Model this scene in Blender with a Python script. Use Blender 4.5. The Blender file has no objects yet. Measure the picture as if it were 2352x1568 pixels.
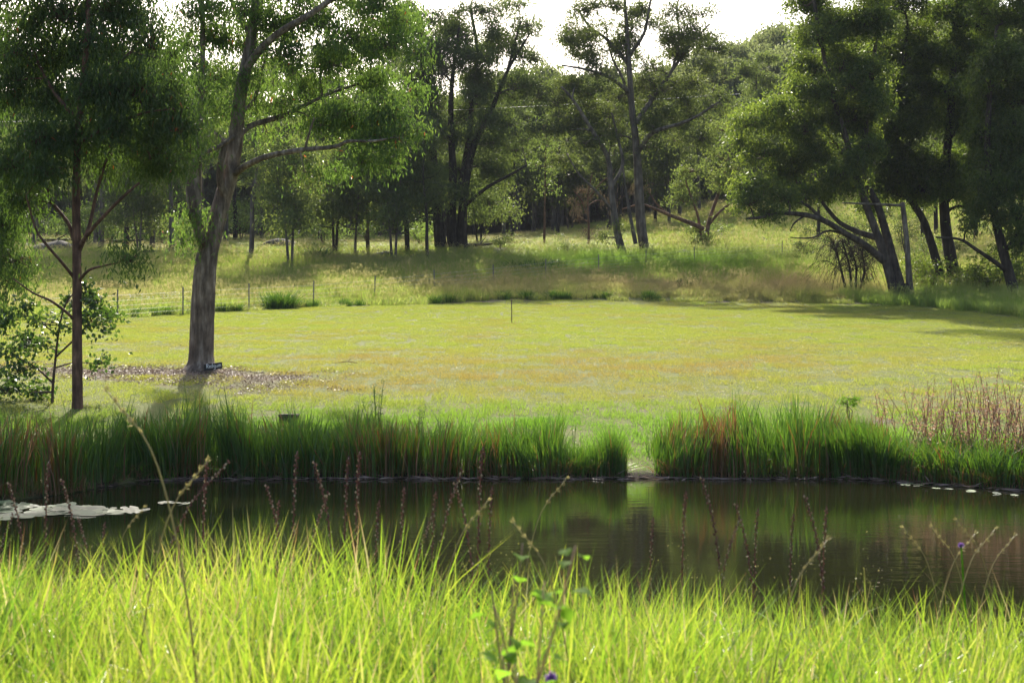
import bpy, math
import numpy as np

rng = np.random.default_rng(11)
SC = bpy.context.scene
COL = SC.collection
R = math.radians

# ------------------------------------------------------------------ camera, sky, sun, exposure
HC = 2.5                      # camera height above the pond
F = 50.0 / 36.0 * 2352.0      # focal length in pixels of a 2352 px wide picture
cam_d = bpy.data.cameras.new("camera")
cam_d.lens = 50.0
cam_d.sensor_width = 36.0
cam_d.clip_start = 0.05
cam_d.clip_end = 3000.0
cam_d.dof.use_dof = True
cam_d.dof.focus_distance = 36.0
cam_d.dof.aperture_fstop = 8.0
cam = bpy.data.objects.new("camera", cam_d)
cam.location = (0, 0, HC)
cam.rotation_euler = (R(90), 0, 0)
COL.objects.link(cam)
SC.camera = cam

SUN_EL, SUN_AZ = R(38), R(-7)          # azimuth measured from +Y towards +X
world = bpy.data.worlds.new("World")
SC.world = world
world.use_nodes = True
wn = world.node_tree.nodes
sky = wn.new("ShaderNodeTexSky")
sky.sky_type = 'NISHITA'
sky.sun_disc = False
sky.sun_elevation = SUN_EL
sky.sun_rotation = SUN_AZ
sky.air_density = 1.0
sky.dust_density = 4.0
sky.ozone_density = 1.0
world.node_tree.links.new(sky.outputs[0], wn["Background"].inputs[0])
wn["Background"].inputs[1].default_value = 0.15

sun_d = bpy.data.lights.new("sun", 'SUN')
sun_d.energy = 4.3
sun_d.angle = R(0.6)
sun_d.color = (1.0, 0.93, 0.80)
sun = bpy.data.objects.new("sun", sun_d)
sun.rotation_euler = (R(90) - SUN_EL, 0, math.pi - SUN_AZ)
sun.location = (0, 0, 60)
COL.objects.link(sun)

SC.view_settings.view_transform = 'Standard'
SC.view_settings.look = 'None'
SC.view_settings.gamma = 1.0
SC.view_settings.exposure = 1.18
SC.render.engine = 'CYCLES'
cy = SC.cycles
cy.use_denoising = True
try:
    cy.denoiser = 'OPENIMAGEDENOISE'
    cy.denoising_input_passes = 'RGB_ALBEDO_NORMAL'
except Exception:
    pass
cy.max_bounces = 7
cy.diffuse_bounces = 3
cy.glossy_bounces = 3
cy.transmission_bounces = 4
cy.transparent_max_bounces = 4
cy.volume_bounces = 0
cy.caustics_reflective = False
cy.caustics_refractive = False
cy.sample_clamp_indirect = 6.0

# ------------------------------------------------------------------ numeric helpers
def unit(v):
    n = np.linalg.norm(v, axis=-1, keepdims=True)
    return v / np.maximum(n, 1e-9)

_lat = {}
def vnoise(x, y, scale, seed=0):
    """smooth value noise in 0..1"""
    if seed not in _lat:
        _lat[seed] = np.random.default_rng(1000 + seed).random((128, 128))
    g = _lat[seed]
    u = np.asarray(x, float) / scale + 37.3
    v = np.asarray(y, float) / scale + 11.7
    iu, iv = np.floor(u).astype(int), np.floor(v).astype(int)
    fu, fv = u - iu, v - iv
    fu, fv = fu * fu * (3 - 2 * fu), fv * fv * (3 - 2 * fv)
    a = g[iu % 128, iv % 128]; b = g[(iu + 1) % 128, iv % 128]
    c = g[iu % 128, (iv + 1) % 128]; d = g[(iu + 1) % 128, (iv + 1) % 128]
    return (a * (1 - fu) + b * fu) * (1 - fv) + (c * (1 - fu) + d * fu) * fv

def sstep(a, b, x):
    t = np.clip((np.asarray(x, float) - a) / (b - a), 0, 1)
    return t * t * (3 - 2 * t)

# ------------------------------------------------------------------ the lie of the land
_py = np.array([20, 26, 28.5, 31.5, 35, 39, 51, 65, 80, 90, 100, 115, 140, 180, 220, 300, 400, 480, 700, 1200])
_pz = np.array([-.5, .03, .50, .97, 1.32, 1.73, 2.57, 3.5, 4.6, 6.1, 7.9, 10.2, 14.0, 19, 26, 41, 56, 57, 36, 10])
_fy = np.arange(15, 1200, 0.5)
_fz = np.interp(_fy, _py, _pz)
_k = np.ones(7) / 7.0
_fz[8:-8] = np.convolve(_fz, _k, 'same')[8:-8]
_wide = np.convolve(_fz, np.ones(41) / 41, 'same')
_w = sstep(95, 130, _fy) * (1 - sstep(1100, 1150, _fy))
_fz = _fz * (1 - _w) + _wide * _w

SHX = np.array([-40, -16, -13, -11, -9, -8, -7.2, -6.8, -6, -2, 3, 6.2, 7.2, 8.2, 9.4, 11, 13, 16, 40])
SHY = np.array([8.4, 12, 17, 20.5, 21.8, 22.3, 23.4, 25.4, 25.9, 26, 26.1, 25.9, 25.3, 24.3, 23.3, 21.5, 18, 12, 8.4])
def shore(x):
    return np.interp(x, SHX, SHY) + 0.25 * (vnoise(x, 0 * np.asarray(x, float), 1.3, 3) - .5)

def ground_z(x, y):
    x = np.asarray(x, float); y = np.asarray(y, float)
    s = shore(x)
    fade = 1 - sstep(27, 46, y)
    z = np.interp(y - (s - 26.0) * fade, _fy, _fz)
    hill = np.clip(z - 10.0, 0, None)
    z = np.where(z > 10, 10 + hill * (0.62 + 0.78 * sstep(-.05, .30, x / np.maximum(y, 60))), z)
    z = z + 0.35 * (vnoise(x, y, 14, 4) - .5) * sstep(82, 100, y) + 0.10 * (vnoise(x, y, 9, 5) - .5) * sstep(32, 45, y)
    near = np.interp(y, [-200, 0, 4.6, 6.4, 8.3, 9.6], [1.17, 1.17, 1.15, .62, .0, -.5]) - 0.05 * x * sstep(2, 4, y) * (1 - sstep(6, 8, y)) * (np.abs(x) < 8)
    inside = -0.6 + 0 * x
    out = np.where(y < 9.6, near, np.where(y < s - 1.2, inside, z))
    band = (y >= s - 1.2) & (y < s) & (y >= 9.6)
    out = np.where(band, -0.6 + 0.63 * (y - s + 1.2) / 1.2, out)
    out = np.where((s < 9.6) & (y >= 7.5) & (y < 11), np.maximum(out, 0.15), out)
    return out

LBX = np.array([-60, -40, -19.4, -11, 0, 17.7, 21.5, 23.0, 23.8, 26, 60])
LBY = np.array([40, 55, 65.0, 76, 82, 80.5, 78, 72, 64, 50, 40])
def lawn_edge(x):
    return np.interp(x, LBX, LBY)

def P(px, py, d):
    """point seen at pixel (px, py) of the 2352 px picture, d metres in front of the camera"""
    return np.array([(px - 1176.0) / F * d, d, HC - (py - 784.0) / F * d])

def ground_hit(px, py, dmin=20.0, dmax=500.0):
    d = np.geomspace(dmin, dmax, 4000)
    x = (px - 1176.0) / F * d
    z = HC - (py - 784.0) / F * d
    h = z - ground_z(x, d)
    i = int(np.argmax(h <= 0))
    if h[i] > 0:
        i = len(d) - 1
    return float(x[i]), float(d[i]), float(ground_z(x[i], d[i]))

# ------------------------------------------------------------------ mesh helpers
class Buf:
    def __init__(s):
        s.v, s.t, s.q, s.tint, s.tm, s.qm, s.n = [], [], [], [], [], [], 0
    def add(s, v, tris=None, quads=None, tint=0.5, mat=0):
        v = np.asarray(v, np.float32).reshape(-1, 3)
        if tris is not None and len(tris):
            t = np.asarray(tris, np.int32) + s.n
            s.t.append(t); s.tm.append(np.full(len(t), mat, np.int32))
        if quads is not None and len(quads):
            q = np.asarray(quads, np.int32) + s.n
            s.q.append(q); s.qm.append(np.full(len(q), mat, np.int32))
        s.v.append(v)
        s.tint.append(np.broadcast_to(np.asarray(tint, np.float32), (len(v),)).copy())
        s.n += len(v)
    def mesh(s, name, mats, smooth=True, origin=(0, 0, 0)):
        me = bpy.data.meshes.new(name)
        v = np.concatenate(s.v) - np.asarray(origin, np.float32)
        t = np.concatenate(s.t) if s.t else np.zeros((0, 3), np.int32)
        q = np.concatenate(s.q) if s.q else np.zeros((0, 4), np.int32)
        mi = np.concatenate(s.tm + s.qm)
        loops = np.concatenate([t.ravel(), q.ravel()])
        ls = np.concatenate([np.arange(len(t)) * 3, len(t) * 3 + np.arange(len(q)) * 4])
        me.vertices.add(len(v)); me.vertices.foreach_set('co', v.astype(np.float32).ravel())
        me.loops.add(len(loops)); me.loops.foreach_set('vertex_index', loops.astype(np.int32))
        me.polygons.add(len(ls)); me.polygons.foreach_set('loop_start', ls.astype(np.int32))
        me.polygons.foreach_set('material_index', mi)
        me.polygons.foreach_set('use_smooth', np.full(len(ls), smooth))
        a = me.attributes.new('tint', 'FLOAT', 'POINT')
        a.data.foreach_set('value', np.concatenate(s.tint))
        for m in (mats if isinstance(mats, (list, tuple)) else [mats]):
            me.materials.append(m)
        me.update(calc_edges=True)
        return me

def spline(pts, n=6):
    """Catmull-Rom through rows of pts (any number of columns)"""
    p = np.asarray(pts, float)
    if len(p) < 3:
        t = np.linspace(0, 1, n + 1)[:, None]
        return p[0] * (1 - t) + p[-1] * t
    e = np.vstack([2 * p[0] - p[1], p, 2 * p[-1] - p[-2]])
    out = []
    for i in range(1, len(e) - 2):
        t = np.linspace(0, 1, n, endpoint=False)[:, None]
        a, b, c, d = e[i - 1], e[i], e[i + 1], e[i + 2]
        out.append(0.5 * (2 * b + (c - a) * t + (2 * a - 5 * b + 4 * c - d) * t ** 2 + (3 * b - a - 3 * c + d) * t ** 3))
    out.append(p[-1][None])
    return np.vstack(out)

def tube(buf, pts, rad, sides=8, tint=0.5, mat=0, rough=0.0, cap=True):
    p = np.asarray(pts, float); r = np.asarray(rad, float)
    k = len(p)
    t = unit(np.gradient(p, axis=0))
    ref = np.array([0.31, 0.95, 0.05]) if abs(t[:, 1]).mean() < .8 else np.array([1.0, 0.1, 0.2])
    a = unit(np.cross(t, ref)); b = np.cross(t, a)
    th = np.linspace(0, 2 * math.pi, sides, endpoint=False)
    rr = r[:, None] * np.ones((k, sides))
    if rough:
        ph = rng.uniform(0, 6, 6)
        s = np.arange(k)[:, None] / 4.0
        rr = rr * (1 + rough * (np.sin(3 * th + ph[0] + .25 * s) * .5 + np.sin(5 * th + ph[1] - .4 * s) * .4 + np.sin(2 * th + ph[2] + 1.3 * s) * .5
                                + .5 * rng.normal(0, .5, (k, sides))))
    v = p[:, None, :] + rr[..., None] * (np.cos(th)[None, :, None] * a[:, None, :] + np.sin(th)[None, :, None] * b[:, None, :])
    i = np.arange(k - 1)[:, None] * sides; j = np.arange(sides)[None, :]; j2 = (j + 1) % sides
    q = np.stack([i + j, i + j2, i + sides + j2, i + sides + j], -1).reshape(-1, 4)
    v = v.reshape(-1, 3)
    tris = None
    if cap:
        v = np.vstack([v, p[-1] + t[-1] * r[-1] * .5])
        o = (k - 1) * sides
        tris = np.stack([o + np.arange(sides), o + (np.arange(sides) + 1) % sides, np.full(sides, k * sides)], -1)
    tt = tint if np.isscalar(tint) else np.concatenate([np.repeat(tint, sides), [tint[-1]]])[:len(v)]
    buf.add(v, tris=tris, quads=q, tint=tt, mat=mat)

def twigs(buf, A, B, ra, rb, bow=0.12, sides=3, mat=0, tint=.5):
    """many thin curved twigs at once, A -> B"""
    A = np.asarray(A, float); B = np.asarray(B, float)
    n = len(A)
    if n == 0:
        return
    d = B - A; L = np.linalg.norm(d, axis=1, keepdims=True)
    M = (A + B) / 2 + np.array([0, 0, 1.0]) * L * bow + rng.normal(0, .08, (n, 3)) * L
    pts = np.stack([A, M, B], 1)
    rad = np.stack([np.broadcast_to(ra, n), (np.broadcast_to(ra, n) + np.broadcast_to(rb, n)) / 2, np.broadcast_to(rb, n)], 1)
    t = unit(d)
    a = unit(np.cross(t, rng.normal(0, 1, (n, 3)))); b = np.cross(t, a)
    th = np.linspace(0, 2 * math.pi, sides, endpoint=False)
    ring = np.cos(th)[None, :, None] * a[:, None, :] + np.sin(th)[None, :, None] * b[:, None, :]
    v = pts[:, :, None, :] + rad[:, :, None, None] * ring[:, None, :, :]
    base = (np.arange(n) * 3 * sides)[:, None, None]
    i = (np.arange(2) * sides)[None, :, None]; j = np.arange(sides)[None, None, :]; j2 = (j + 1) % sides
    q = np.stack([base + i + j, base + i + j2, base + i + sides + j2, base + i + sides + j], -1).reshape(-1, 4)
    buf.add(v.reshape(-1, 3), quads=q, mat=mat, tint=tint)

def leaf_faces(buf, C, ax, L, W, tint, fold=.2, mat=0):
    n = len(C)
    side = unit(np.cross(ax, rng.normal(0, 1, (n, 3))))
    nrm = np.cross(side, ax)
    L = np.broadcast_to(L, n)[:, None]; W = np.broadcast_to(W, n)[:, None]
    mid = C + ax * L * .42
    up = nrm * W * fold
    v = np.stack([C, mid + side * W / 2 + up, C + ax * L - nrm * L * .08, mid - side * W / 2 + up], 1).reshape(-1, 3)
    o = np.arange(n)[:, None] * 4
    tr = np.concatenate([o + np.array([[0, 1, 2]]), o + np.array([[0, 2, 3]])])
    buf.add(v, tris=tr, tint=np.repeat(np.broadcast_to(tint, n), 4), mat=mat)

def blades(buf, base, h, w, lean, tint, segs=3, curl=.5, tip=0.0, mat=0):
    """grass blades: base (n,3), heights, widths, horizontal lean vectors (n,2) at the tip in metres"""
    n = len(base)
    h = np.broadcast_to(h, n); w = np.broadcast_to(w, n)
    az = rng.uniform(0, 2 * math.pi, n)
    side = np.stack([np.cos(az), np.sin(az), 0 * az], 1)
    f = np.linspace(0, 1, segs + 1)
    vs = []
    for k, fk in enumerate(f[:-1]):
        c = base + np.stack([lean[:, 0] * fk ** 2, lean[:, 1] * fk ** 2, h * (fk - curl * .25 * fk ** 3)], 1)
        wk = (w * (1 - .55 * fk ** 2) * .5)[:, None]
        vs += [c - side * wk, c + side * wk]
    vs.append(base + np.stack([lean[:, 0], lean[:, 1], h * (1 - curl * .25)], 1))
    m = 2 * segs + 1
    v = np.stack(vs, 1).reshape(-1, 3)
    o = np.arange(n)[:, None] * m
    quads = [o + np.array([[2 * k, 2 * k + 1, 2 * k + 3, 2 * k + 2]]) for k in range(segs - 1)]
    tr = o + np.array([[2 * segs - 2, 2 * segs - 1, 2 * segs]])
    tt = np.repeat(np.broadcast_to(tint, n), m)
    if tip:
        g = np.tile(np.concatenate([np.repeat(f[:-1], 2), [1.0]]), n)
        tt = np.clip(tt + tip * g ** 3, 0, 1)
    buf.add(v, tris=tr, quads=np.concatenate(quads) if quads else None, tint=tt, mat=mat)

# ------------------------------------------------------------------ object helpers
def link(me, name, parent=None, loc=(0, 0, 0)):
    o = bpy.data.objects.new(name, me)
    COL.objects.link(o)
    o.location = loc
    if parent is not None:
        o.parent = parent
    return o

def tag(o, label=None, cat=None, group=None, kind=None):
    if label: o['label'] = label
    if cat: o['category'] = cat
    if group: o['group'] = group
    if kind: o['kind'] = kind
    return o

def thing(name, loc, label, cat, group=None, rz=0.0):
    o = bpy.data.objects.new(name, None)
    COL.objects.link(o)
    o.empty_display_size = .2
    o.location = loc
    o.rotation_euler = (0, 0, rz)
    return tag(o, label, cat, group)

def dup(root, loc, rz=0.0, scale=1.0, label=None, group=None, tilt=(0, 0)):
    r = root.copy(); COL.objects.link(r)
    r.location = loc; r.rotation_euler = (tilt[0], tilt[1], rz)
    r.scale = (scale,) * 3 if np.isscalar(scale) else scale
    if label: r['label'] = label
    if group: r['group'] = group
    for ch in list(root.children):
        c = ch.copy(); COL.objects.link(c); c.parent = r
        for g in list(ch.children):
            e = g.copy(); COL.objects.link(e); e.parent = c
    return r

ORD = 'first second third fourth fifth sixth seventh eighth ninth tenth eleventh twelfth thirteenth fourteenth fifteenth sixteenth seventeenth eighteenth nineteenth twentieth'.split()
def ordinal(i):
    return ORD[i] if i < 20 else ('twenty-' + ORD[i - 20] if i < 29 else 'thirtieth' if i == 29 else 'thirty-' + ORD[i - 30])

# ------------------------------------------------------------------ materials
def new_mat(name):
    m = bpy.data.materials.new(name); m.use_nodes = True
    nt = m.node_tree; nt.nodes.clear()
    out = nt.nodes.new('ShaderNodeOutputMaterial')
    return m, nt, out

def N(nt, typ, **kw):
    n = nt.nodes.new('ShaderNode' + typ)
    for k, v in kw.items():
        setattr(n, k, v)
    return n

def mixc(nt, fac, a, b, blend='MIX'):
    n = nt.nodes.new('ShaderNodeMix'); n.data_type = 'RGBA'; n.blend_type = blend
    for sock, val in ((n.inputs[0], fac), (n.inputs[6], a), (n.inputs[7], b)):
        if hasattr(val, 'is_linked'):
            nt.links.new(val, sock)
        elif isinstance(val, (tuple, list)):
            sock.default_value = (*val, 1.0)
        else:
            sock.default_value = val
    return n.outputs[2]

def ramp(nt, src, stops):
    n = nt.nodes.new('ShaderNodeValToRGB')
    el = n.color_ramp.elements
    while len(el) < len(stops):
        el.new(.5)
    for e, (p, c) in zip(el, stops):
        e.position = p; e.color = (*c, 1.0)
    nt.links.new(src, n.inputs[0])
    return n.outputs[0]

def leaf_mat(name, stops, tstops, trans=.45, rough=.42, spec=.4, obj_var=.25, dry=None, noise=None):
    """stops / tstops: colour ramps over the per-leaf tint for reflected and for transmitted light"""
    m, nt, out = new_mat(name)
    at = N(nt, 'Attribute', attribute_name='tint')
    base = ramp(nt, at.outputs['Fac'], stops)
    tr = ramp(nt, at.outputs['Fac'], tstops)
    if obj_var:
        oi = N(nt, 'ObjectInfo')
        hs = N(nt, 'MapRange'); hs.inputs[3].default_value = 1 - obj_var; hs.inputs[4].default_value = 1 + obj_var
        nt.links.new(oi.outputs['Random'], hs.inputs[0])
        hues = []
        for c in (base, tr):
            h = N(nt, 'HueSaturation')
            nt.links.new(c, h.inputs['Color']); nt.links.new(hs.outputs[0], h.inputs['Value'])
            hues.append(h.outputs[0])
        base, tr = hues
    if dry:
        da = N(nt, 'Attribute', attribute_name='dry'); da.attribute_type = 'INSTANCER'
        base = mixc(nt, da.outputs['Fac'], base, dry[0]); tr = mixc(nt, da.outputs['Fac'], tr, dry[1])
        va = N(nt, 'Attribute', attribute_name='lush'); va.attribute_type = 'INSTANCER'
        base = mixc(nt, va.outputs['Fac'], base, dry[2]); tr = mixc(nt, va.outputs['Fac'], tr, dry[3])
    p = N(nt, 'BsdfPrincipled')
    p.inputs['Roughness'].default_value = rough
    p.inputs['Specular IOR Level'].default_value = spec
    nt.links.new(base, p.inputs['Base Color'])
    t = N(nt, 'BsdfTranslucent'); nt.links.new(tr, t.inputs[0])
    mx = N(nt, 'MixShader'); mx.inputs[0].default_value = trans
    nt.links.new(p.outputs[0], mx.inputs[1]); nt.links.new(t.outputs[0], mx.inputs[2])
    nt.links.new(mx.outputs[0], out.inputs[0])
    return m

def bark_mat(name, dark, mid, light, scale=6.0, bump=.5, rough=.9):
    m, nt, out = new_mat(name)
    tc = N(nt, 'TexCoord'); mp = N(nt, 'Mapping'); mp.inputs['Scale'].default_value = (1, 1, .16)
    nt.links.new(tc.outputs['Object'], mp.inputs[0])
    n1 = N(nt, 'TexNoise'); n1.inputs['Scale'].default_value = scale; n1.inputs['Detail'].default_value = 8; n1.inputs['Roughness'].default_value = .65
    nt.links.new(mp.outputs[0], n1.inputs['Vector'])
    n2 = N(nt, 'TexNoise'); n2.inputs['Scale'].default_value = scale * .28; n2.inputs['Detail'].default_value = 4
    nt.links.new(tc.outputs['Object'], n2.inputs['Vector'])
    c = ramp(nt, n1.outputs['Fac'], [(.30, dark), (.52, mid), (.72, light)])
    c2 = ramp(nt, n2.outputs['Fac'], [(.35, (.55, .52, .5)), (.65, (1.15, 1.08, 1.0))])
    c = mixc(nt, 1.0, c, c2, 'MULTIPLY')
    p = N(nt, 'BsdfPrincipled'); p.inputs['Roughness'].default_value = rough; p.inputs['Specular IOR Level'].default_value = .2
    nt.links.new(c, p.inputs['Base Color'])
    b = N(nt, 'Bump'); b.inputs['Strength'].default_value = bump; b.inputs['Distance'].default_value = .05
    nt.links.new(n1.outputs['Fac'], b.inputs['Height']); nt.links.new(b.outputs[0], p.inputs['Normal'])
    nt.links.new(p.outputs[0], out.inputs[0])
    return m

def plain_mat(name, col, rough=.7, metal=0.0, spec=.4, var=.3, scale=20.0):
    m, nt, out = new_mat(name)
    tc = N(nt, 'TexCoord')
    n1 = N(nt, 'TexNoise'); n1.inputs['Scale'].default_value = scale; n1.inputs['Detail'].default_value = 5
    nt.links.new(tc.outputs['Object'], n1.inputs['Vector'])
    c = ramp(nt, n1.outputs['Fac'], [(.3, tuple(x * (1 - var) for x in col)), (.7, tuple(min(1, x * (1 + var)) for x in col))])
    p = N(nt, 'BsdfPrincipled'); p.inputs['Roughness'].default_value = rough; p.inputs['Metallic'].default_value = metal
    p.inputs['Specular IOR Level'].default_value = spec
    nt.links.new(c, p.inputs['Base Color'])
    b = N(nt, 'Bump'); b.inputs['Strength'].default_value = .25; b.inputs['Distance'].default_value = .01
    nt.links.new(n1.outputs['Fac'], b.inputs['Height']); nt.links.new(b.outputs[0], p.inputs['Normal'])
    nt.links.new(p.outputs[0], out.inputs[0])
    return m

M = {}
M['gum'] = leaf_mat('gum_leaves', [(0, (.026, .052, .018)), (.7, (.055, .098, .030)), (.97, (.085, .115, .032)), (1, (.30, .09, .03))],
                    [(0, (.085, .165, .022)), (.7, (.165, .27, .038)), (.97, (.25, .33, .05)), (1, (.45, .14, .03))], trans=.5, rough=.42, spec=.35)
M['gum_far'] = leaf_mat('far_gum_leaves', [(0, (.034, .055, .024)), (1, (.075, .10, .038))],
                        [(0, (.11, .17, .034)), (1, (.26, .32, .06))], trans=.5, rough=.5, spec=.3)
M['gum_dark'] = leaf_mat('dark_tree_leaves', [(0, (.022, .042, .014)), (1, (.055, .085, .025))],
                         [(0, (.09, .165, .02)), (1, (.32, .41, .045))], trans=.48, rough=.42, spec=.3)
M['gum_hill'] = leaf_mat('hazed_hillside_leaves', [(0, (.06, .08, .042)), (1, (.11, .13, .07))], [(0, (.15, .20, .06)), (1, (.30, .34, .12))], trans=.5, rough=.6, spec=.2)  # leaf colour lightened to stand in for haze over the far hill
M['broad'] = leaf_mat('broad_leaves', [(0, (.022, .050, .016)), (1, (.05, .095, .028))],
                      [(0, (.07, .15, .02)), (1, (.15, .26, .03))], trans=.4, rough=.36, spec=.5)
M['dead_leaf'] = leaf_mat('withered_leaves', [(0, (.07, .055, .04)), (1, (.15, .115, .085))], [(0, (.08, .06, .03)), (1, (.16, .12, .06))], trans=.25, rough=.6, spec=.3)
M['shrub'] = leaf_mat('undergrowth_leaves', [(0, (.05, .09, .028)), (1, (.10, .155, .045))], [(0, (.18, .29, .045)), (1, (.34, .45, .08))], trans=.45, spec=.35)
M['fg_grass'] = leaf_mat('bank_grass_blades', [(0, (.035, .085, .016)), (.40, (.085, .14, .022)), (.72, (.15, .19, .04)), (.90, (.34, .29, .15)), (1, (.22, .09, .04))],
                         [(0, (.10, .24, .02)), (.40, (.33, .48, .032)), (.72, (.54, .60, .06)), (.90, (.52, .46, .20)), (1, (.40, .15, .05))], trans=.5, rough=.35, spec=.45, obj_var=0)
M['lawn_grass'] = leaf_mat('lawn_blades', [(0, (.115, .145, .03)), (1, (.19, .195, .045))], [(0, (.32, .42, .05)), (1, (.48, .51, .08))], trans=.45, rough=.5, spec=.3, obj_var=0,
                           dry=((.24, .165, .065), (.42, .29, .08), (.075, .16, .024), (.22, .44, .035)))
M['meadow_grass'] = leaf_mat('paddock_grass', [(0, (.08, .135, .03)), (.8, (.145, .185, .05)), (1, (.22, .20, .09))], [(0, (.27, .43, .05)), (.8, (.48, .57, .09)), (1, (.52, .48, .18))], trans=.52, rough=.5, spec=.3, obj_var=0,
                             dry=((.32, .22, .125), (.56, .40, .22), (.075, .15, .025), (.22, .42, .04)))
M['reed'] = leaf_mat('reed_stalks', [(0, (.020, .050, .011)), (.7, (.045, .10, .018)), (.9, (.12, .06, .024)), (1, (.22, .13, .07))],
                     [(0, (.08, .20, .014)), (.7, (.20, .38, .024)), (.9, (.28, .10, .02)), (1, (.32, .18, .08))], trans=.30, rough=.42, spec=.4, obj_var=0)
M['weed_red'] = leaf_mat('red_weed', [(0, (.13, .07, .055)), (1, (.30, .20, .14))], [(0, (.26, .12, .08)), (1, (.50, .34, .2))], trans=.45, obj_var=0)
M['spike'] = leaf_mat('seed_spikes', [(0, (.09, .032, .025)), (.5, (.19, .10, .07)), (1, (.42, .36, .25))], [(0, (.18, .05, .03)), (.5, (.32, .17, .10)), (1, (.52, .46, .3))], trans=.35, obj_var=.2)
M['straw'] = leaf_mat('straw_stems', [(0, (.18, .15, .06)), (1, (.32, .27, .13))], [(0, (.26, .22, .06)), (1, (.45, .40, .16))], trans=.35, obj_var=.2)
M['green_weed'] = leaf_mat('weed_leaves', [(0, (.055, .11, .014)), (1, (.09, .17, .022))], [(0, (.16, .34, .02)), (1, (.26, .48, .035))], trans=.55, rough=.7, spec=.05, obj_var=.2)
M['pad'] = leaf_mat('lily_pads', [(0, (.05, .09, .025)), (1, (.10, .15, .05))], [(0, (.03, .05, .01)), (1, (.05, .08, .02))], trans=.1, rough=.5, spec=1.0, obj_var=.4)
M['flower_white'] = leaf_mat('white_petals', [(0, (.62, .62, .60)), (1, (.8, .8, .78))], [(0, (.5, .5, .48)), (1, (.7, .7, .66))], trans=.3, obj_var=0)
M['flower_purple'] = leaf_mat('purple_petals', [(0, (.24, .12, .36)), (1, (.36, .2, .5))], [(0, (.24, .12, .36)), (1, (.36, .2, .5))], trans=.3, obj_var=0)
M['litter'] = leaf_mat('fallen_leaves', [(0, (.08, .05, .038)), (.6, (.17, .115, .09)), (1, (.32, .24, .20))], [(0, (.12, .07, .04)), (1, (.3, .22, .16))], trans=.15, rough=.45, spec=.45, obj_var=0)
M['bark_red'] = bark_mat('redgum_bark', (.058, .042, .033), (.185, .148, .122), (.38, .33, .285), 9.0, .9)
M['bark_brown'] = bark_mat('dark_brown_bark', (.026, .022, .019), (.07, .058, .05), (.135, .115, .10), 5.0, .6)
M['bark_young'] = bark_mat('young_gum_bark', (.05, .03, .022), (.12, .07, .05), (.23, .14, .10), 12.0, .4)
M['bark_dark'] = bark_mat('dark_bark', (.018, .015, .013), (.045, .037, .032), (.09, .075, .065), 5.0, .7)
M['bark_grey'] = bark_mat('grey_bark', (.06, .05, .043), (.14, .12, .105), (.26, .23, .20), 5.0, .4)
M['bark_tan'] = bark_mat('tan_bark', (.09, .05, .035), (.20, .115, .08), (.32, .21, .15), 8.0, .4)
M['twig'] = bark_mat('twig_bark', (.05, .035, .028), (.10, .07, .055), (.16, .12, .09), 20.0, .2)
M['rock'] = bark_mat('granite', (.05, .048, .045), (.12, .115, .105), (.22, .21, .20), 3.0, .5)
M['steel'] = plain_mat('weathered_steel', (.16, .15, .15), .5, .6)
M['wire'] = plain_mat('galvanised_wire', (.42, .42, .42), .5, .5)
M['rust'] = plain_mat('rusty_steel', (.08, .05, .04), .7, .4)
M['sign'] = plain_mat('dark_painted_board', (.022, .019, .018), .6)
M['paint'] = plain_mat('white_lettering', (.78, .78, .75), .6, var=.05)
M['timber'] = bark_mat('old_timber', (.03, .024, .02), (.07, .058, .05), (.14, .12, .10), 9.0, .5)

def ground_material():
    m, nt, out = new_mat('ground_soil_and_turf')
    za = N(nt, 'Attribute', attribute_name='zone')
    sep = N(nt, 'SeparateColor'); nt.links.new(za.outputs['Color'], sep.inputs[0])
    g = N(nt, 'NewGeometry')
    n1 = N(nt, 'TexNoise'); n1.inputs['Scale'].default_value = 2.2; n1.inputs['Detail'].default_value = 8; n1.inputs['Roughness'].default_value = .7
    nt.links.new(g.outputs['Position'], n1.inputs['Vector'])
    n2 = N(nt, 'TexNoise'); n2.inputs['Scale'].default_value = 26; n2.inputs['Detail'].default_value = 6
    nt.links.new(g.outputs['Position'], n2.inputs['Vector'])
    field = ramp(nt, n1.outputs['Fac'], [(.3, (.06, .075, .022)), (.55, (.10, .11, .035)), (.75, (.15, .12, .055))])
    lawn = ramp(nt, n1.outputs['Fac'], [(.3, (.075, .10, .022)), (.55, (.11, .125, .03)), (.75, (.15, .115, .045))])
    soil = ramp(nt, n2.outputs['Fac'], [(.3, (.06, .045, .033)), (.6, (.13, .095, .07)), (.75, (.22, .17, .13))])
    mud = ramp(nt, n2.outputs['Fac'], [(.3, (.018, .014, .01)), (.7, (.04, .032, .022))])
    c = mixc(nt, sep.outputs[0], field, lawn)
    c = mixc(nt, sep.outputs[1], c, soil)
    c = mixc(nt, sep.outputs[2], c, mud)
    p = N(nt, 'BsdfPrincipled'); p.inputs['Roughness'].default_value = .95; p.inputs['Specular IOR Level'].default_value = .15
    nt.links.new(c, p.inputs['Base Color'])
    b = N(nt, 'Bump'); b.inputs['Strength'].default_value = .6; b.inputs['Distance'].default_value = .05
    nt.links.new(n2.outputs['Fac'], b.inputs['Height']); nt.links.new(b.outputs[0], p.inputs['Normal'])
    nt.links.new(p.outputs[0], out.inputs[0])
    return m
M['ground'] = ground_material()

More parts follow.
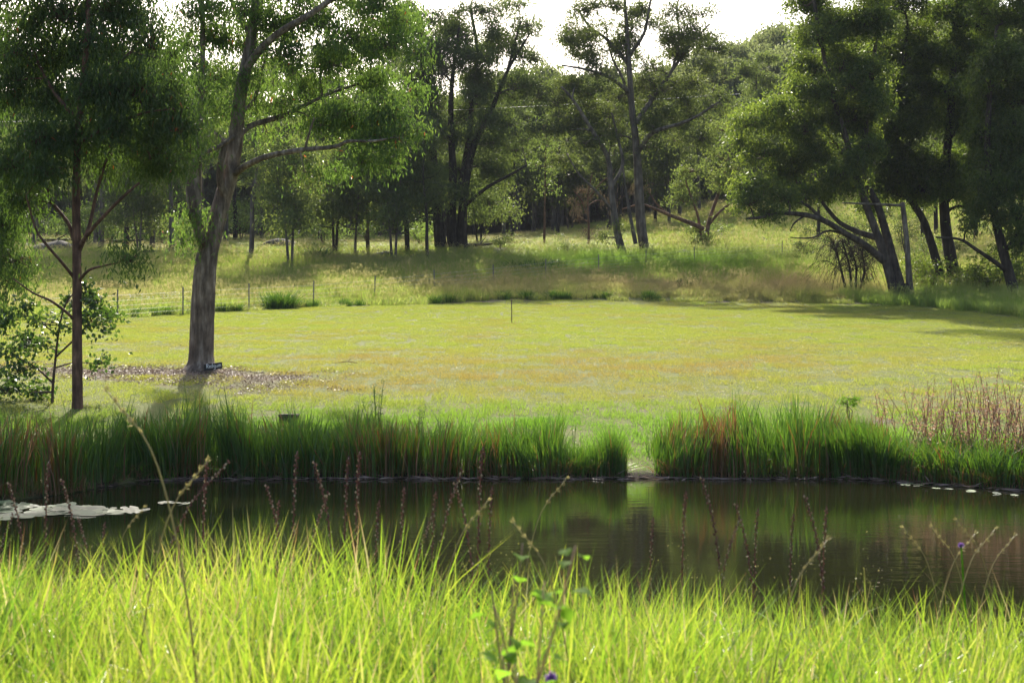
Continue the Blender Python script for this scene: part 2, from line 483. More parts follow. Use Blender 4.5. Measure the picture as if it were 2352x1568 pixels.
def water_material():
    m, nt, out = new_mat('dark_pond_water')
    g = N(nt, 'NewGeometry')
    mp = N(nt, 'Mapping'); mp.inputs['Scale'].default_value = (.55, 1.6, 1); nt.links.new(g.outputs['Position'], mp.inputs[0])
    n1 = N(nt, 'TexNoise'); n1.inputs['Scale'].default_value = 2.6; n1.inputs['Detail'].default_value = 5; n1.inputs['Roughness'].default_value = .55
    nt.links.new(mp.outputs[0], n1.inputs['Vector'])
    n2 = N(nt, 'TexNoise'); n2.inputs['Scale'].default_value = .22; n2.inputs['Detail'].default_value = 2
    nt.links.new(g.outputs['Position'], n2.inputs['Vector'])
    st = N(nt, 'MapRange'); st.inputs[1].default_value = .42; st.inputs[2].default_value = .62; st.inputs[3].default_value = .008; st.inputs[4].default_value = .035
    nt.links.new(n2.outputs['Fac'], st.inputs[0])
    b = N(nt, 'Bump'); b.inputs['Distance'].default_value = .25
    nt.links.new(st.outputs[0], b.inputs['Strength']); nt.links.new(n1.outputs['Fac'], b.inputs['Height'])
    p = N(nt, 'BsdfPrincipled'); p.inputs['Base Color'].default_value = (.012, .0125, .005, 1)
    p.inputs['Roughness'].default_value = .02; p.inputs['IOR'].default_value = 1.33
    nt.links.new(b.outputs[0], p.inputs['Normal']); nt.links.new(p.outputs[0], out.inputs[0])
    return m
M['water'] = water_material()

# ------------------------------------------------------------------ ground sheet and water
def axis(parts):
    out = []
    for a, b, s in parts:
        out.append(np.arange(a, b, s))
    return np.unique(np.round(np.concatenate(out), 4))
gx = axis([(-600, -150, 30), (-150, -50, 6), (-50, 50, .5), (50, 150, 6), (150, 601, 30)])
gy = axis([(-80, 0, 8), (0, 10, .35), (10, 34, .35), (34, 90, .5), (90, 150, 1.5), (150, 500, 8), (500, 1001, 50)])
X, Y = np.meshgrid(gx, gy)
Z = ground_z(X, Y)
BX, BD, BZ = ground_hit(463, 852)              # foot of the redgum
def litter_mask(x, y):
    e = np.hypot((x - BX + .9) / 4.6, (y - BD + 1.1) / 2.5)
    n = vnoise(x, y, .8, 21)
    return np.clip(1.25 - e + (n - .5) * .9, 0, 1)
def lawn_mask(x, y):
    return (y < lawn_edge(x)) & (y > shore(x) + .2) & (y > 15)
gb = Buf()
nx, ny = len(gx), len(gy)
ii = np.arange(ny - 1)[:, None] * nx; jj = np.arange(nx - 1)[None, :]
gb.add(np.stack([X, Y, Z], -1).reshape(-1, 3), quads=np.stack([ii + jj, ii + jj + 1, ii + nx + jj + 1, ii + nx + jj], -1).reshape(-1, 4))
gme = gb.mesh('ground', M['ground'])
za = gme.attributes.new('zone', 'FLOAT_COLOR', 'POINT')
lm = lawn_mask(X, Y).astype(float)
edge_bare = np.exp(-((Y - lawn_edge(X)) / .35) ** 2) * (vnoise(X, Y, 1.7, 8) > .45) * (np.abs(X) < 26)
path = np.exp(-((Y - 31.6 - .05 * X) / .28) ** 2) * sstep(-4, -2, X) * (1 - sstep(2.5, 4, X)) * .8
path2 = np.exp(-((Y - 29.6) / .3) ** 2) * sstep(6.6, 7.4, X) * .9
bare = np.clip(np.maximum.reduce([litter_mask(X, Y) * .95, edge_bare, path, path2]), 0, 1)
mud = ((Y < shore(X) + .25) & (Y > 8.0)).astype(float)
za.data.foreach_set('color', np.stack([lm, bare, mud, np.ones_like(lm)], -1).astype(np.float32).ravel())
ground = tag(link(gme, 'ground'), kind='structure')

wb = Buf()
wxs = np.linspace(-17, 17, 2); wys = np.linspace(7.0, 28.0, 2)
wb.add([(wxs[0], wys[0], 0), (wxs[1], wys[0], 0), (wxs[1], wys[1], 0), (wxs[0], wys[1], 0)], quads=[(0, 1, 2, 3)])
tag(link(wb.mesh('water', M['water']), 'water'), kind='structure')

# ------------------------------------------------------------------ scattering of uncountable stuff
def scatter_group(coll):
    ng = bpy.data.node_groups.new('scatter', 'GeometryNodeTree')
    ng.interface.new_socket('Geometry', in_out='INPUT', socket_type='NodeSocketGeometry')
    ng.interface.new_socket('Geometry', in_out='OUTPUT', socket_type='NodeSocketGeometry')
    gi = ng.nodes.new('NodeGroupInput'); go = ng.nodes.new('NodeGroupOutput')
    ci = ng.nodes.new('GeometryNodeCollectionInfo')
    ci.inputs['Collection'].default_value = coll
    ci.inputs['Separate Children'].default_value = True
    ci.inputs['Reset Children'].default_value = True
    ip = ng.nodes.new('GeometryNodeInstanceOnPoints'); ip.inputs['Pick Instance'].default_value = True
    def attr(name, typ):
        n = ng.nodes.new('GeometryNodeInputNamedAttribute'); n.data_type = typ
        n.inputs['Name'].default_value = name
        return n.outputs['Attribute']
    ng.links.new(gi.outputs[0], ip.inputs['Points']); ng.links.new(ci.outputs[0], ip.inputs['Instance'])
    ng.links.new(attr('pidx', 'INT'), ip.inputs['Instance Index'])
    ng.links.new(attr('rot', 'FLOAT_VECTOR'), ip.inputs['Rotation'])
    ng.links.new(attr('scl', 'FLOAT_VECTOR'), ip.inputs['Scale'])
    ng.links.new(ip.outputs[0], go.inputs[0])
    return ng

def scatter(name, pts, rot, scl, protos, label, cat, dry=None, lush=None):
    coll = bpy.data.collections.new(name + '_pieces')
    for k, me in enumerate(protos):
        coll.objects.link(bpy.data.objects.new('%s_piece_%d' % (name, k), me))
    me = bpy.data.meshes.new(name)
    n = len(pts)
    me.vertices.add(n); me.vertices.foreach_set('co', np.asarray(pts, np.float32).ravel())
    a = me.attributes.new('rot', 'FLOAT_VECTOR', 'POINT'); a.data.foreach_set('vector', np.asarray(rot, np.float32).ravel())
    a = me.attributes.new('scl', 'FLOAT_VECTOR', 'POINT'); a.data.foreach_set('vector', np.asarray(scl, np.float32).ravel())
    a = me.attributes.new('pidx', 'INT', 'POINT'); a.data.foreach_set('value', rng.integers(0, len(protos), n).astype(np.int32))
    for nm, arr in (('dry', dry), ('lush', lush)):
        a = me.attributes.new(nm, 'FLOAT', 'POINT')
        a.data.foreach_set('value', np.zeros(n, np.float32) if arr is None else np.asarray(arr, np.float32))
    o = link(me, name)
    md = o.modifiers.new('scatter', 'NODES'); md.node_group = scatter_group(coll)
    return tag(o, label, cat, kind='stuff')

def jitter_grid(x0, x1, y0, y1, s):
    a, b = np.meshgrid(np.arange(x0, x1, s), np.arange(y0, y1, s))
    a = a.ravel() + rng.uniform(-.4, .4, a.size) * s; b = b.ravel() + rng.uniform(-.4, .4, b.size) * s
    return a, b

def slope_rot(x, y, spin):
    """tilt so that the patch lies on the slope (ground falls mostly along y)"""
    e = .5
    sy = (ground_z(x, y + e) - ground_z(x, y - e)) / (2 * e)
    return np.stack([np.arctan(sy), 0 * sy, 0 * sy], 1)

# mown lawn
def lawn_patch(n, s, h, w):
    b = Buf()
    base = np.stack([rng.uniform(-s / 2, s / 2, n), rng.uniform(-s / 2, s / 2, n), np.full(n, -.005)], 1)
    hh = h * rng.uniform(.5, 1.3, n)
    blades(b, base, hh, w * rng.uniform(.7, 1.3, n), rng.normal(0, .5, (n, 2)) * hh[:, None], rng.random(n), segs=1)
    return b.mesh('lawn_patch', M['lawn_grass'], smooth=False)
px_, py_ = jitter_grid(-44, 36, 25, 83, .8)
k = lawn_mask(px_, py_) & (np.abs(px_) < py_ * .37 + 3.0)
px_, py_ = px_[k], py_[k]
k = litter_mask(px_, py_) < .55 + .4 * rng.random(len(px_))
px_, py_ = px_[k], py_[k]
n = len(px_)
dryf = sstep(.52, .80, vnoise(px_, py_, 3.2, 31) * .65 + vnoise(px_, py_, .7, 32) * .35)
dist_dry = np.exp(-(((px_ - 1.5) / 9) ** 2 + ((py_ - 40) / 4.5) ** 2)) * .95 + np.exp(-(((px_ - 11) / 9) ** 2 + ((py_ - 46) / 6) ** 2)) * .3 + np.exp(-(((px_ + 6) / 7) ** 2 + ((py_ - 36) / 2.5) ** 2)) * .4
dryf = np.clip(dryf * .35 + dist_dry * (.25 + .8 * vnoise(px_, py_, 1.4, 33)), 0, .75)
dryf = np.clip(dryf + rng.normal(0, .07, n), 0, .8)
lush = np.clip(.2 * sstep(.70, .85, vnoise(px_, py_, 1.1, 34)) + 1 - sstep(3.2, 8.5, py_ - shore(px_)), 0, 1) * .95
scatter('lawn_grass', np.stack([px_, py_, ground_z(px_, py_)], 1), slope_rot(px_, py_, 0),
        np.stack([rng.choice([-1, 1], n), rng.choice([-1, 1], n), rng.uniform(.45, 1.6, n) * (1 + lush * 1.0)], 1),
        [lawn_patch(520, 1.0, .055, .012) for _ in range(5)], 'short mown yellow-green lawn grass sloping up from the pond', 'grass', dryf * (1 - lush), lush)

# rough paddock grass beyond the lawn
def meadow_patch(n, s, h, w, heads=0):
    b = Buf()
    base = np.stack([rng.uniform(-s / 2, s / 2, n), rng.uniform(-s / 2, s / 2, n), np.full(n, -.03)], 1)
    hh = h * rng.uniform(.35, 1.2, n)
    blades(b, base, hh, w * rng.uniform(.7, 1.3, n), rng.normal(0, .3, (n, 2)) * hh[:, None], rng.random(n), segs=2)
    k = n // 26     # taller seeding stems with feathery heads
    base = np.stack([rng.uniform(-s / 2, s / 2, k), rng.uniform(-s / 2, s / 2, k), np.full(k, -.03)], 1)
    top = base + np.column_stack([rng.normal(0, .12, k), rng.normal(0, .12, k), h * rng.uniform(1.0, 1.55, k)])
    twigs(b, base, top, .006, .004, bow=0, tint=.9)
    C = np.repeat(top, 5, 0) + rng.normal(0, 1, (k * 5, 3)) * [.02, .02, .06]
    leaf_faces(b, C, unit(rng.normal(0, .4, C.shape) + [0, 0, 1]), .085, .022, 1.0)
    return b.mesh('meadow_patch', M['meadow_grass'], smooth=False)
ax_, ay_ = jitter_grid(-62, 75, 44, 100, 1.05)
bx_, by_ = jitter_grid(-80, 95, 100, 175, 1.7)
mx_, my_ = np.concatenate([ax_, bx_]), np.concatenate([ay_, by_])
big = np.concatenate([np.ones(len(ax_)), np.full(len(bx_), 1.55)])
k = (my_ > lawn_edge(mx_) + .25) & (np.abs(mx_) < my_ * .40 + 4)
mx_, my_, big = mx_[k], my_[k], big[k]
n = len(mx_)
off = my_ - lawn_edge(mx_)
tan = np.exp(-((off - 7) / 6.0) ** 2) * sstep(-12, 6, mx_) * 1.0 + .35 * np.exp(-((off - 17) / 4) ** 2) * (mx_ < 5) * vnoise(mx_, my_, 2.5, 41)
tan += .45 * sstep(14, 30, mx_) * sstep(90, 110, my_)
tan *= 1 - .75 * sstep(87, 98, my_)
tan = np.clip(.9 * tan * (.25 + .75 * vnoise(mx_, my_, 2.2, 42)) + .2 * sstep(.55, .8, vnoise(mx_, my_, 3.0, 43)), 0, .8)
lsh = np.clip(np.exp(-(((mx_ - 9) / 11) ** 2 + ((my_ - 100) / 7) ** 2)) * 1.3, 0, 1) * (.4 + .6 * vnoise(mx_, my_, 2, 44))
lsh = np.clip(lsh + .5 * (mx_ > 19) * (my_ < 84), 0, 1)
tall = (.55 + .75 * vnoise(mx_, my_, 1.6, 45)) * (1 - .5 * sstep(100, 115, my_) * (mx_ < 12)) * (.35 + .65 * sstep(0, 1.5, off))
scatter('paddock_grass', np.stack([mx_, my_, ground_z(mx_, my_)], 1), slope_rot(mx_, my_, 0),
        np.stack([rng.choice([-1, 1], n) * big, rng.choice([-1, 1], n) * big, tall * (1 + .3 * lsh)], 1),
        [meadow_patch(420, 1.25, .62, .020) for _ in range(5)], 'long rough green and straw-coloured grass on the paddock beyond the lawn', 'grass', tan * (1 - lsh), lsh)

# ------------------------------------------------------------------ trees
class Tree:
    def __init__(s):
        s.trunk, s.limbs, s.branch, s.leaf = Buf(), [], Buf(), Buf()
        s.nodes = []          # skeleton points (x, y, z, radius)
    def stem(s, pts, rad, sides=10, rough=.05, limb=False, n=5):
        pr = spline(np.column_stack([np.asarray(pts, float), rad]), n)
        buf = s.trunk
        if limb:
            buf = Buf(); s.limbs.append(buf)
        tube(buf, pr[:, :3], np.maximum(pr[:, 3], .004), sides, rough=rough)
        s.nodes.extend(pr.tolist())
    def clump(s, c, r, dens, per, L, W, droop=.6, sig=.28, shell=.55, fine=True, tint=(0, 1), flat=.75, red=0.0, tw=1.0):
        c = np.asarray(c, float); r = np.asarray(r, float)
        nd = np.asarray(s.nodes)
        dv = c - nd[:, :3]
        cost = np.linalg.norm(dv, axis=1) + .8 * np.clip(-dv[:, 2], 0, None)
        b = nd[int(np.argmin(cost))]
        A = b[:3]; D = np.linalg.norm(c - A)
        if D > .15:
            r0 = min(b[3] * .75, (.012 + .02 * D) * tw)
            mid = (A + c) / 2 + np.array([0, 0, .10 * D]) + rng.normal(0, .07 * D, 3)
            pr = spline(np.column_stack([np.array([A, mid, c]), [r0, r0 * .7, r0 * .4]]), 3)
            tube(s.branch, pr[:, :3], pr[:, 3], 5)
            s.nodes.extend(pr[2:].tolist())
        m = int(np.clip(dens * (r[0] * r[2] + r[0] * r[1] * .6), 4, 90))
        r = r * rng.uniform(.72, 1.3, 3)
        u = unit(rng.normal(0, 1, (int(m * 1.35), 3)))
        cut = unit(rng.normal(0, 1, (2, 3)))
        u = u[((u @ cut[0]) < rng.uniform(.45, .9)) & ((u @ cut[1]) < rng.uniform(.5, .95))][:m]; m = len(u)
        u[:, 2] = np.where(u[:, 2] < -.5, -u[:, 2] * .6, u[:, 2])
        q = c + u * r * (shell + (1 - shell) * rng.random((m, 1)) ** .6)
        if fine:
            twigs(s.branch, np.repeat(c[None], m, 0) + rng.normal(0, .1, (m, 3)) * r, q, .010 * (1 + .3 * D) * tw ** .6, .004 * tw ** .6, bow=.1)
        C = np.repeat(q, per, 0)
        C = C + rng.normal(0, 1, C.shape) * np.array([sig, sig, sig * flat]) * np.repeat(rng.uniform(.55, 1.45, m), per)[:, None]
        k = len(C)
        axd = unit(rng.normal(0, 1, (k, 3)) * (1 - droop) + np.array([0, 0, -1.5 * droop]))
        t = np.clip(tint[0] + (tint[1] - tint[0]) * (np.repeat(rng.random(m), per) * .5 + rng.random(k) * .5), 0, .96)
        if red:
            t = np.where(rng.random(k) < red, 1.0, t)
        leaf_faces(s.leaf, C, axd, L * rng.uniform(.65, 1.2, k), W * rng.uniform(.7, 1.2, k), t)
    def build(s, name, base, label, cat, bark, leaf, twig=None, group=None):
        root = thing(name, base, label, cat, group)
        link(s.trunk.mesh(name + '_trunk', bark, origin=base), 'trunk', root)
        for b in s.limbs:
            link(b.mesh(name + '_limb', bark, origin=base), 'limb', root)
        if s.branch.n:
            link(s.branch.mesh(name + '_branches', twig or bark, origin=base), 'branches', root)['kind'] = 'stuff'
        if s.leaf.n:
            link(s.leaf.mesh(name + '_crown', leaf, smooth=False, origin=base), 'crown', root)
        return root

def px_tree(name, label, cat, d, stems, clumps, bark, leaf, dens, per, L, W, depth=1.0, droop=.6, sig=.28, twig=None, sides=12,
            group=None, tint=(0, 1), red=0.0, flat=.9, limbs_as_parts=True, flare=1.35, rough=.06):
    """stems: [(points [(px,py[,dy])], r0 px, r1 px)], clumps: [(px,py,rx,ry[,dy])]"""
    T = Tree()
    m = d / F
    x0, y0, z0 = None, None, None
    for i, (pts, r0, r1) in enumerate(stems):
        w = np.array([P(p[0], p[1], d + (p[2] if len(p) > 2 else 0)) for p in pts])
        # keep pixel position but give each point its own depth
        rad = (np.interp(np.linspace(0, 1, len(w)), np.linspace(0, 1, len(r0)), r0) if isinstance(r0, list) else np.linspace(r0, r1, len(w))) * m
        ground_stem = pts[0][1] > 400 and abs(w[0, 2] - float(ground_z(w[0, 0], w[0, 1]))) < 1.2 and (i == 0 or pts[0][1] >= stems[0][0][0][1] - 14)
        if ground_stem:
            g = w[0].copy(); g[2] = min(float(ground_z(g[0], g[1])), g[2]) - .15
            w = np.vstack([g, w]); w[1, 2] += (w[2, 2] - w[1, 2]) * .12
            rad = np.concatenate([[rad[0] * flare], rad])
        if i == 0:
            x0, y0 = w[0, 0], w[0, 1]; z0 = float(ground_z(x0, y0))
        T.stem(w, rad, sides, rough, limb=(limbs_as_parts and not ground_stem))
    cl = []
    for c in clumps:
        dy = c[4] if len(c) > 4 else rng.uniform(-.55, 1.15) * depth
        cl.append((P(c[0], c[1], d + dy), np.array([c[2] * m, (c[2] + c[3]) * .5 * m, c[3] * m]) * .9))
    nd = np.asarray(T.nodes)[:, :3]
    cl.sort(key=lambda a: np.min(np.linalg.norm(nd - a[0], axis=1)))
    for c, r in cl:
        py_c = 784 - (c[2] - HC) / c[1] * F
        if py_c < -75:      # above the picture: coarser sprays
            T.clump(c, r, dens * .22, max(12, per // 2), L * 2.1, W * 2.1, droop=droop, sig=sig * 1.4, tint=tint, red=red, flat=flat, tw=1.5)
            continue
        T.clump(c, r, dens, per, L, W, droop=droop, sig=sig, tint=tint, red=red, flat=flat, tw=max(1.0, d / 36))
    return T.build(name, (x0, y0, z0), label, cat, bark, leaf, twig, group)

def fill(x0, x1, y0, y1, n, r0=36, r1=58):
    return [(rng.uniform(x0, x1), rng.uniform(y0, y1), rng.uniform(r0, r1), rng.uniform(r0, r1) * .8) for _ in range(n)]
# --- the redgum
RD = BD
px_tree('redgum_tree', 'large redgum with thick grey-brown trunk and spreading leafy limbs standing on the mown lawn', 'tree', RD,
        [([(463, 846), (463, 828), (464, 790), (467, 700), (474, 600), (492, 530, .1), (512, 455, .15), (530, 390, .15), (541, 320, .1), (549, 235), (563, 160), (576, 90), (588, 0), (596, -110), (600, -230)], [40, 31, 28, 26.5, 25, 21.5, 19.5, 18.5, 17, 15.5, 13.5, 11.5, 9, 6.5, 4], 5),
         ([(476, 590), (458, 530, -.3), (446, 455, -.45), (447, 392, -.4), (456, 320, -.3), (463, 200, 0), (466, 90, .3), (462, -20, .4), (455, -130, .5)], [11, 13, 17.5, 16.5, 9, 7, 6, 5, 4], 6),
         ([(516, 450), (505, 410, -.2), (512, 350, -.3), (521, 322, -.2)], 9, 7),
         ([(541, 398), (570, 378, -.3), (620, 358, -.5), (690, 345, -.6), (770, 337, -.7), (800, 325, -.8), (860, 324, -.9), (905, 316, -1.0)], 8, 2),
         ([(546, 318), (575, 290, .3), (650, 266, .6), (700, 242, .8), (760, 214, 1.0), (850, 185, 1.3)], 7.5, 2.5),
         ([(561, 165), (600, 112, -.4), (650, 70, -.7), (715, 32, -.9), (790, -20, -1.1), (860, -60, -1.2)], 10, 4),
         ([(549, 262), (582, 232, .2), (597, 180, .4), (612, 128, .5)], 5, 2.5),
         ([(541, 312), (500, 338, -.6), (470, 352, -.9), (454, 372, -1.0)], 5, 3),
         ([(521, 330), (490, 300, .5), (468, 262, .8), (455, 220, 1.0)], 5, 3),
         ([(740, 220, 1.0), (735, 180, 1.1), (748, 150, 1.1)], 3.5, 2),
         ([(700, 343, -.6), (712, 300, -.8), (722, 270, -.9)], 3, 1.5),
         ([(575, 80), (540, 20, .6), (520, -40, .9), (500, -110, 1.0)], 7, 3)],
        [(630, 60, 80, 45), (715, 55, 90, 45), (815, 95, 80, 50), (900, 110, 62, 55), (760, 150, 85, 40), (860, 195, 80, 45), (935, 55, 45, 45), (690, 205, 60, 35),
         (800, 265, 85, 38), (900, 272, 55, 40), (925, 325, 34, 45), (860, 320, 70, 32), (735, 290, 55, 30), (640, 235, 45, 32), (615, 305, 36, 22), (830, 375, 55, 28),
         (775, 395, 40, 24), (900, 375, 40, 30), (500, 180, 50, 45, .9), (480, 90, 60, 50, .8), (495, 255, 36, 36, .9), (560, 35, 55, 45), (440, 35, 48, 45), (590, 180, 28, 32),
         (655, 130, 55, 36), (436, 505, 44, 40, -.5), (420, 560, 40, 22, -.6), (462, 545, 22, 32, -.6), (700, 395, 35, 18, -.7), (950, 215, 34, 40), (965, 130, 26, 40), (560, 110, 40, 30, .6),
         (450, 335, 34, 34, -1.0), (436, 270, 36, 40, -1.1), (462, 215, 34, 40, -.9), (446, 150, 34, 40, -.8), (640, 0, 80, 40), (760, 0, 80, 40), (870, 20, 70, 45), (480, 20, 60, 40), (430, 110, 46, 40, .6), (960, 300, 24, 26, -1.0),
         (520, -60, 90, 60), (640, -80, 100, 60), (760, -90, 100, 60), (880, -60, 80, 55), (440, -70, 70, 60), (560, -170, 110, 60), (700, -180, 110, 60), (820, -170, 90, 60), (600, -270, 90, 50), (450, -190, 80, 60)]
        + fill(590, 930, 20, 300, 20, 26, 46) + fill(450, 560, 0, 280, 8, 26, 42) + fill(740, 950, 240, 380, 8, 24, 40),
        M['bark_red'], M['gum'], dens=62, per=36, L=.15, W=.040, depth=1.7, droop=.60, sig=.20, flat=1.0, sides=18, red=.003, flare=1.5, rough=.05)

# --- young gum by the reeds
YX, YD, YZ = ground_hit(178, 938)
px_tree('young_gum_tree', 'slim reddish-barked young gum with a dense hanging crown rising behind the reeds', 'tree', YD,
        [([(178, 940), (177, 800), (177, 680), (176, 560), (175, 450), (178, 330), (188, 220), (198, 110), (203, 0), (207, -120), (210, -240)], 12.5, 3.5),
         ([(178, 575), (200, 540, -.2), (240, 495, -.4), (285, 450, -.6), (320, 420, -.7)], 5.5, 2.5),
         ([(180, 582), (205, 520, .2), (220, 450, .4), (240, 380, .5), (262, 330, .6)], 5, 2.5),
         ([(174, 565), (160, 520, .2), (140, 490, .4), (118, 460, .6), (100, 400, .7), (80, 330, .8)], 5, 2.5),
         ([(172, 640), (140, 600, -.3), (105, 560, -.5), (82, 525, -.6), (60, 450, -.7)], 4, 2),
         ([(181, 645), (205, 620, -.3), (240, 610, -.4), (270, 604, -.5)], 4, 1.5),
         ([(176, 740), (150, 715, -.2), (115, 690, -.4), (75, 672, -.5), (30, 640, -.6)], 4, 1.5),
         ([(188, 220), (240, 170, .3), (300, 120, .5), (350, 60, .6)], 5, 2.5),
         ([(183, 280), (130, 220, .3), (90, 150, .5), (60, 60, .6)], 5, 2.5),
         ([(180, 330), (250, 290, -.3), (330, 260, -.5), (400, 250, -.6)], 4.5, 2)],
        [(60, 60, 80, 55), (140, 40, 80, 55), (230, 30, 80, 55), (310, 50, 70, 60), (350, 110, 55, 60), (270, 130, 70, 55), (180, 130, 70, 55), (90, 150, 75, 55), (40, 230, 60, 60),
         (130, 230, 75, 55), (220, 220, 75, 55), (310, 210, 75, 60), (385, 220, 55, 60), (420, 290, 42, 60), (350, 300, 65, 55), (260, 310, 75, 50), (170, 320, 70, 50), (80, 330, 75, 55),
         (30, 390, 60, 60), (110, 400, 60, 45), (320, 380, 65, 40), (400, 370, 50, 45), (240, 385, 50, 35), (60, 470, 60, 45), (15, 520, 45, 60), (300, 600, 42, 28, -.6), (440, 350, 26, 40), (345, 360, 50, 40),
         (30, 600, 45, 40), (100, -60, 100, 60), (220, -70, 100, 60), (330, -40, 80, 60), (20, -30, 80, 60), (160, -170, 110, 60), (270, -170, 100, 60), (200, -270, 90, 50), (20, 140, 60, 60), (395, 140, 40, 50)] + fill(30, 430, 0, 400, 18, 30, 50),
        M['bark_young'], M['gum'], dens=118, per=36, L=.135, W=.036, depth=1.3, droop=.62, sig=.20, flat=1.1, sides=12, red=.003, flare=1.25, rough=.03, tint=(0, .75))

# --- a neighbour gum whose trunk stands just outside the picture
px_tree('edge_gum_tree', 'gum tree whose hanging foliage enters at the very left edge of the photo', 'tree', YD + 2.5,
        [([(-95, 930), (-92, 760), (-85, 600), (-80, 450), (-75, 300), (-70, 150), (-70, 0)], 13, 5),
         ([(-85, 600), (-50, 560, -.3), (-20, 520, -.5), (10, 480, -.6)], 5, 2), ([(-80, 450), (-50, 400, -.3), (-20, 350, -.5)], 5, 2)],
        [(15, 440, 50, 50), (20, 520, 48, 50), (10, 590, 50, 48), (25, 650, 40, 40), (-30, 480, 60, 60), (-40, 600, 60, 60), (-20, 380, 60, 60), (-30, 250, 60, 60), (-20, 150, 70, 60), (-60, 700, 50, 50), (0, 720, 40, 35), (-50, 60, 70, 60)],
        M['bark_young'], M['gum'], dens=80, per=34, L=.17, W=.036, depth=.9, droop=.72, sig=.16, flat=1.5, tint=(0, .6))

# --- broad-leaved sapling at the left
OX, OD, OZ = ground_hit(120, 925)
px_tree('broadleaf_sapling', 'low broad-leaved sapling with dark lobed leaves behind the slim young gum', 'sapling', OD,
        [([(120, 935), (122, 880), (128, 820), (135, 760), (150, 700), (180, 660)], 3.5, 1.5), ([(122, 880), (90, 850, -.2), (60, 830, -.3), (20, 815, -.4)], 2.5, 1),
         ([(128, 820), (180, 770, .2), (215, 730, .3), (245, 720, .3)], 2.5, 1), ([(122, 900), (60, 900, .2), (10, 890, .3)], 2.5, 1), ([(135, 770), (90, 740, .2), (50, 720, .2)], 2, 1)],
        [(220, 700, 36, 40), (255, 730, 28, 34), (215, 745, 38, 32), (165, 700, 30, 28), (110, 745, 36, 26), (75, 780, 42, 28), (35, 800, 42, 32), (110, 800, 30, 22), (40, 855, 46, 34), (15, 905, 42, 34),
         (75, 900, 36, 22), (232, 835, 16, 14), (20, 740, 34, 30), (60, 700, 26, 26), (195, 660, 20, 22), (270, 760, 14, 18), (10, 950, 40, 24), (100, 920, 26, 16)],
        M['twig'], M['broad'], dens=70, per=20, L=.12, W=.085, depth=.7, droop=.35, sig=.12, tint=(0, 1), rough=.02)

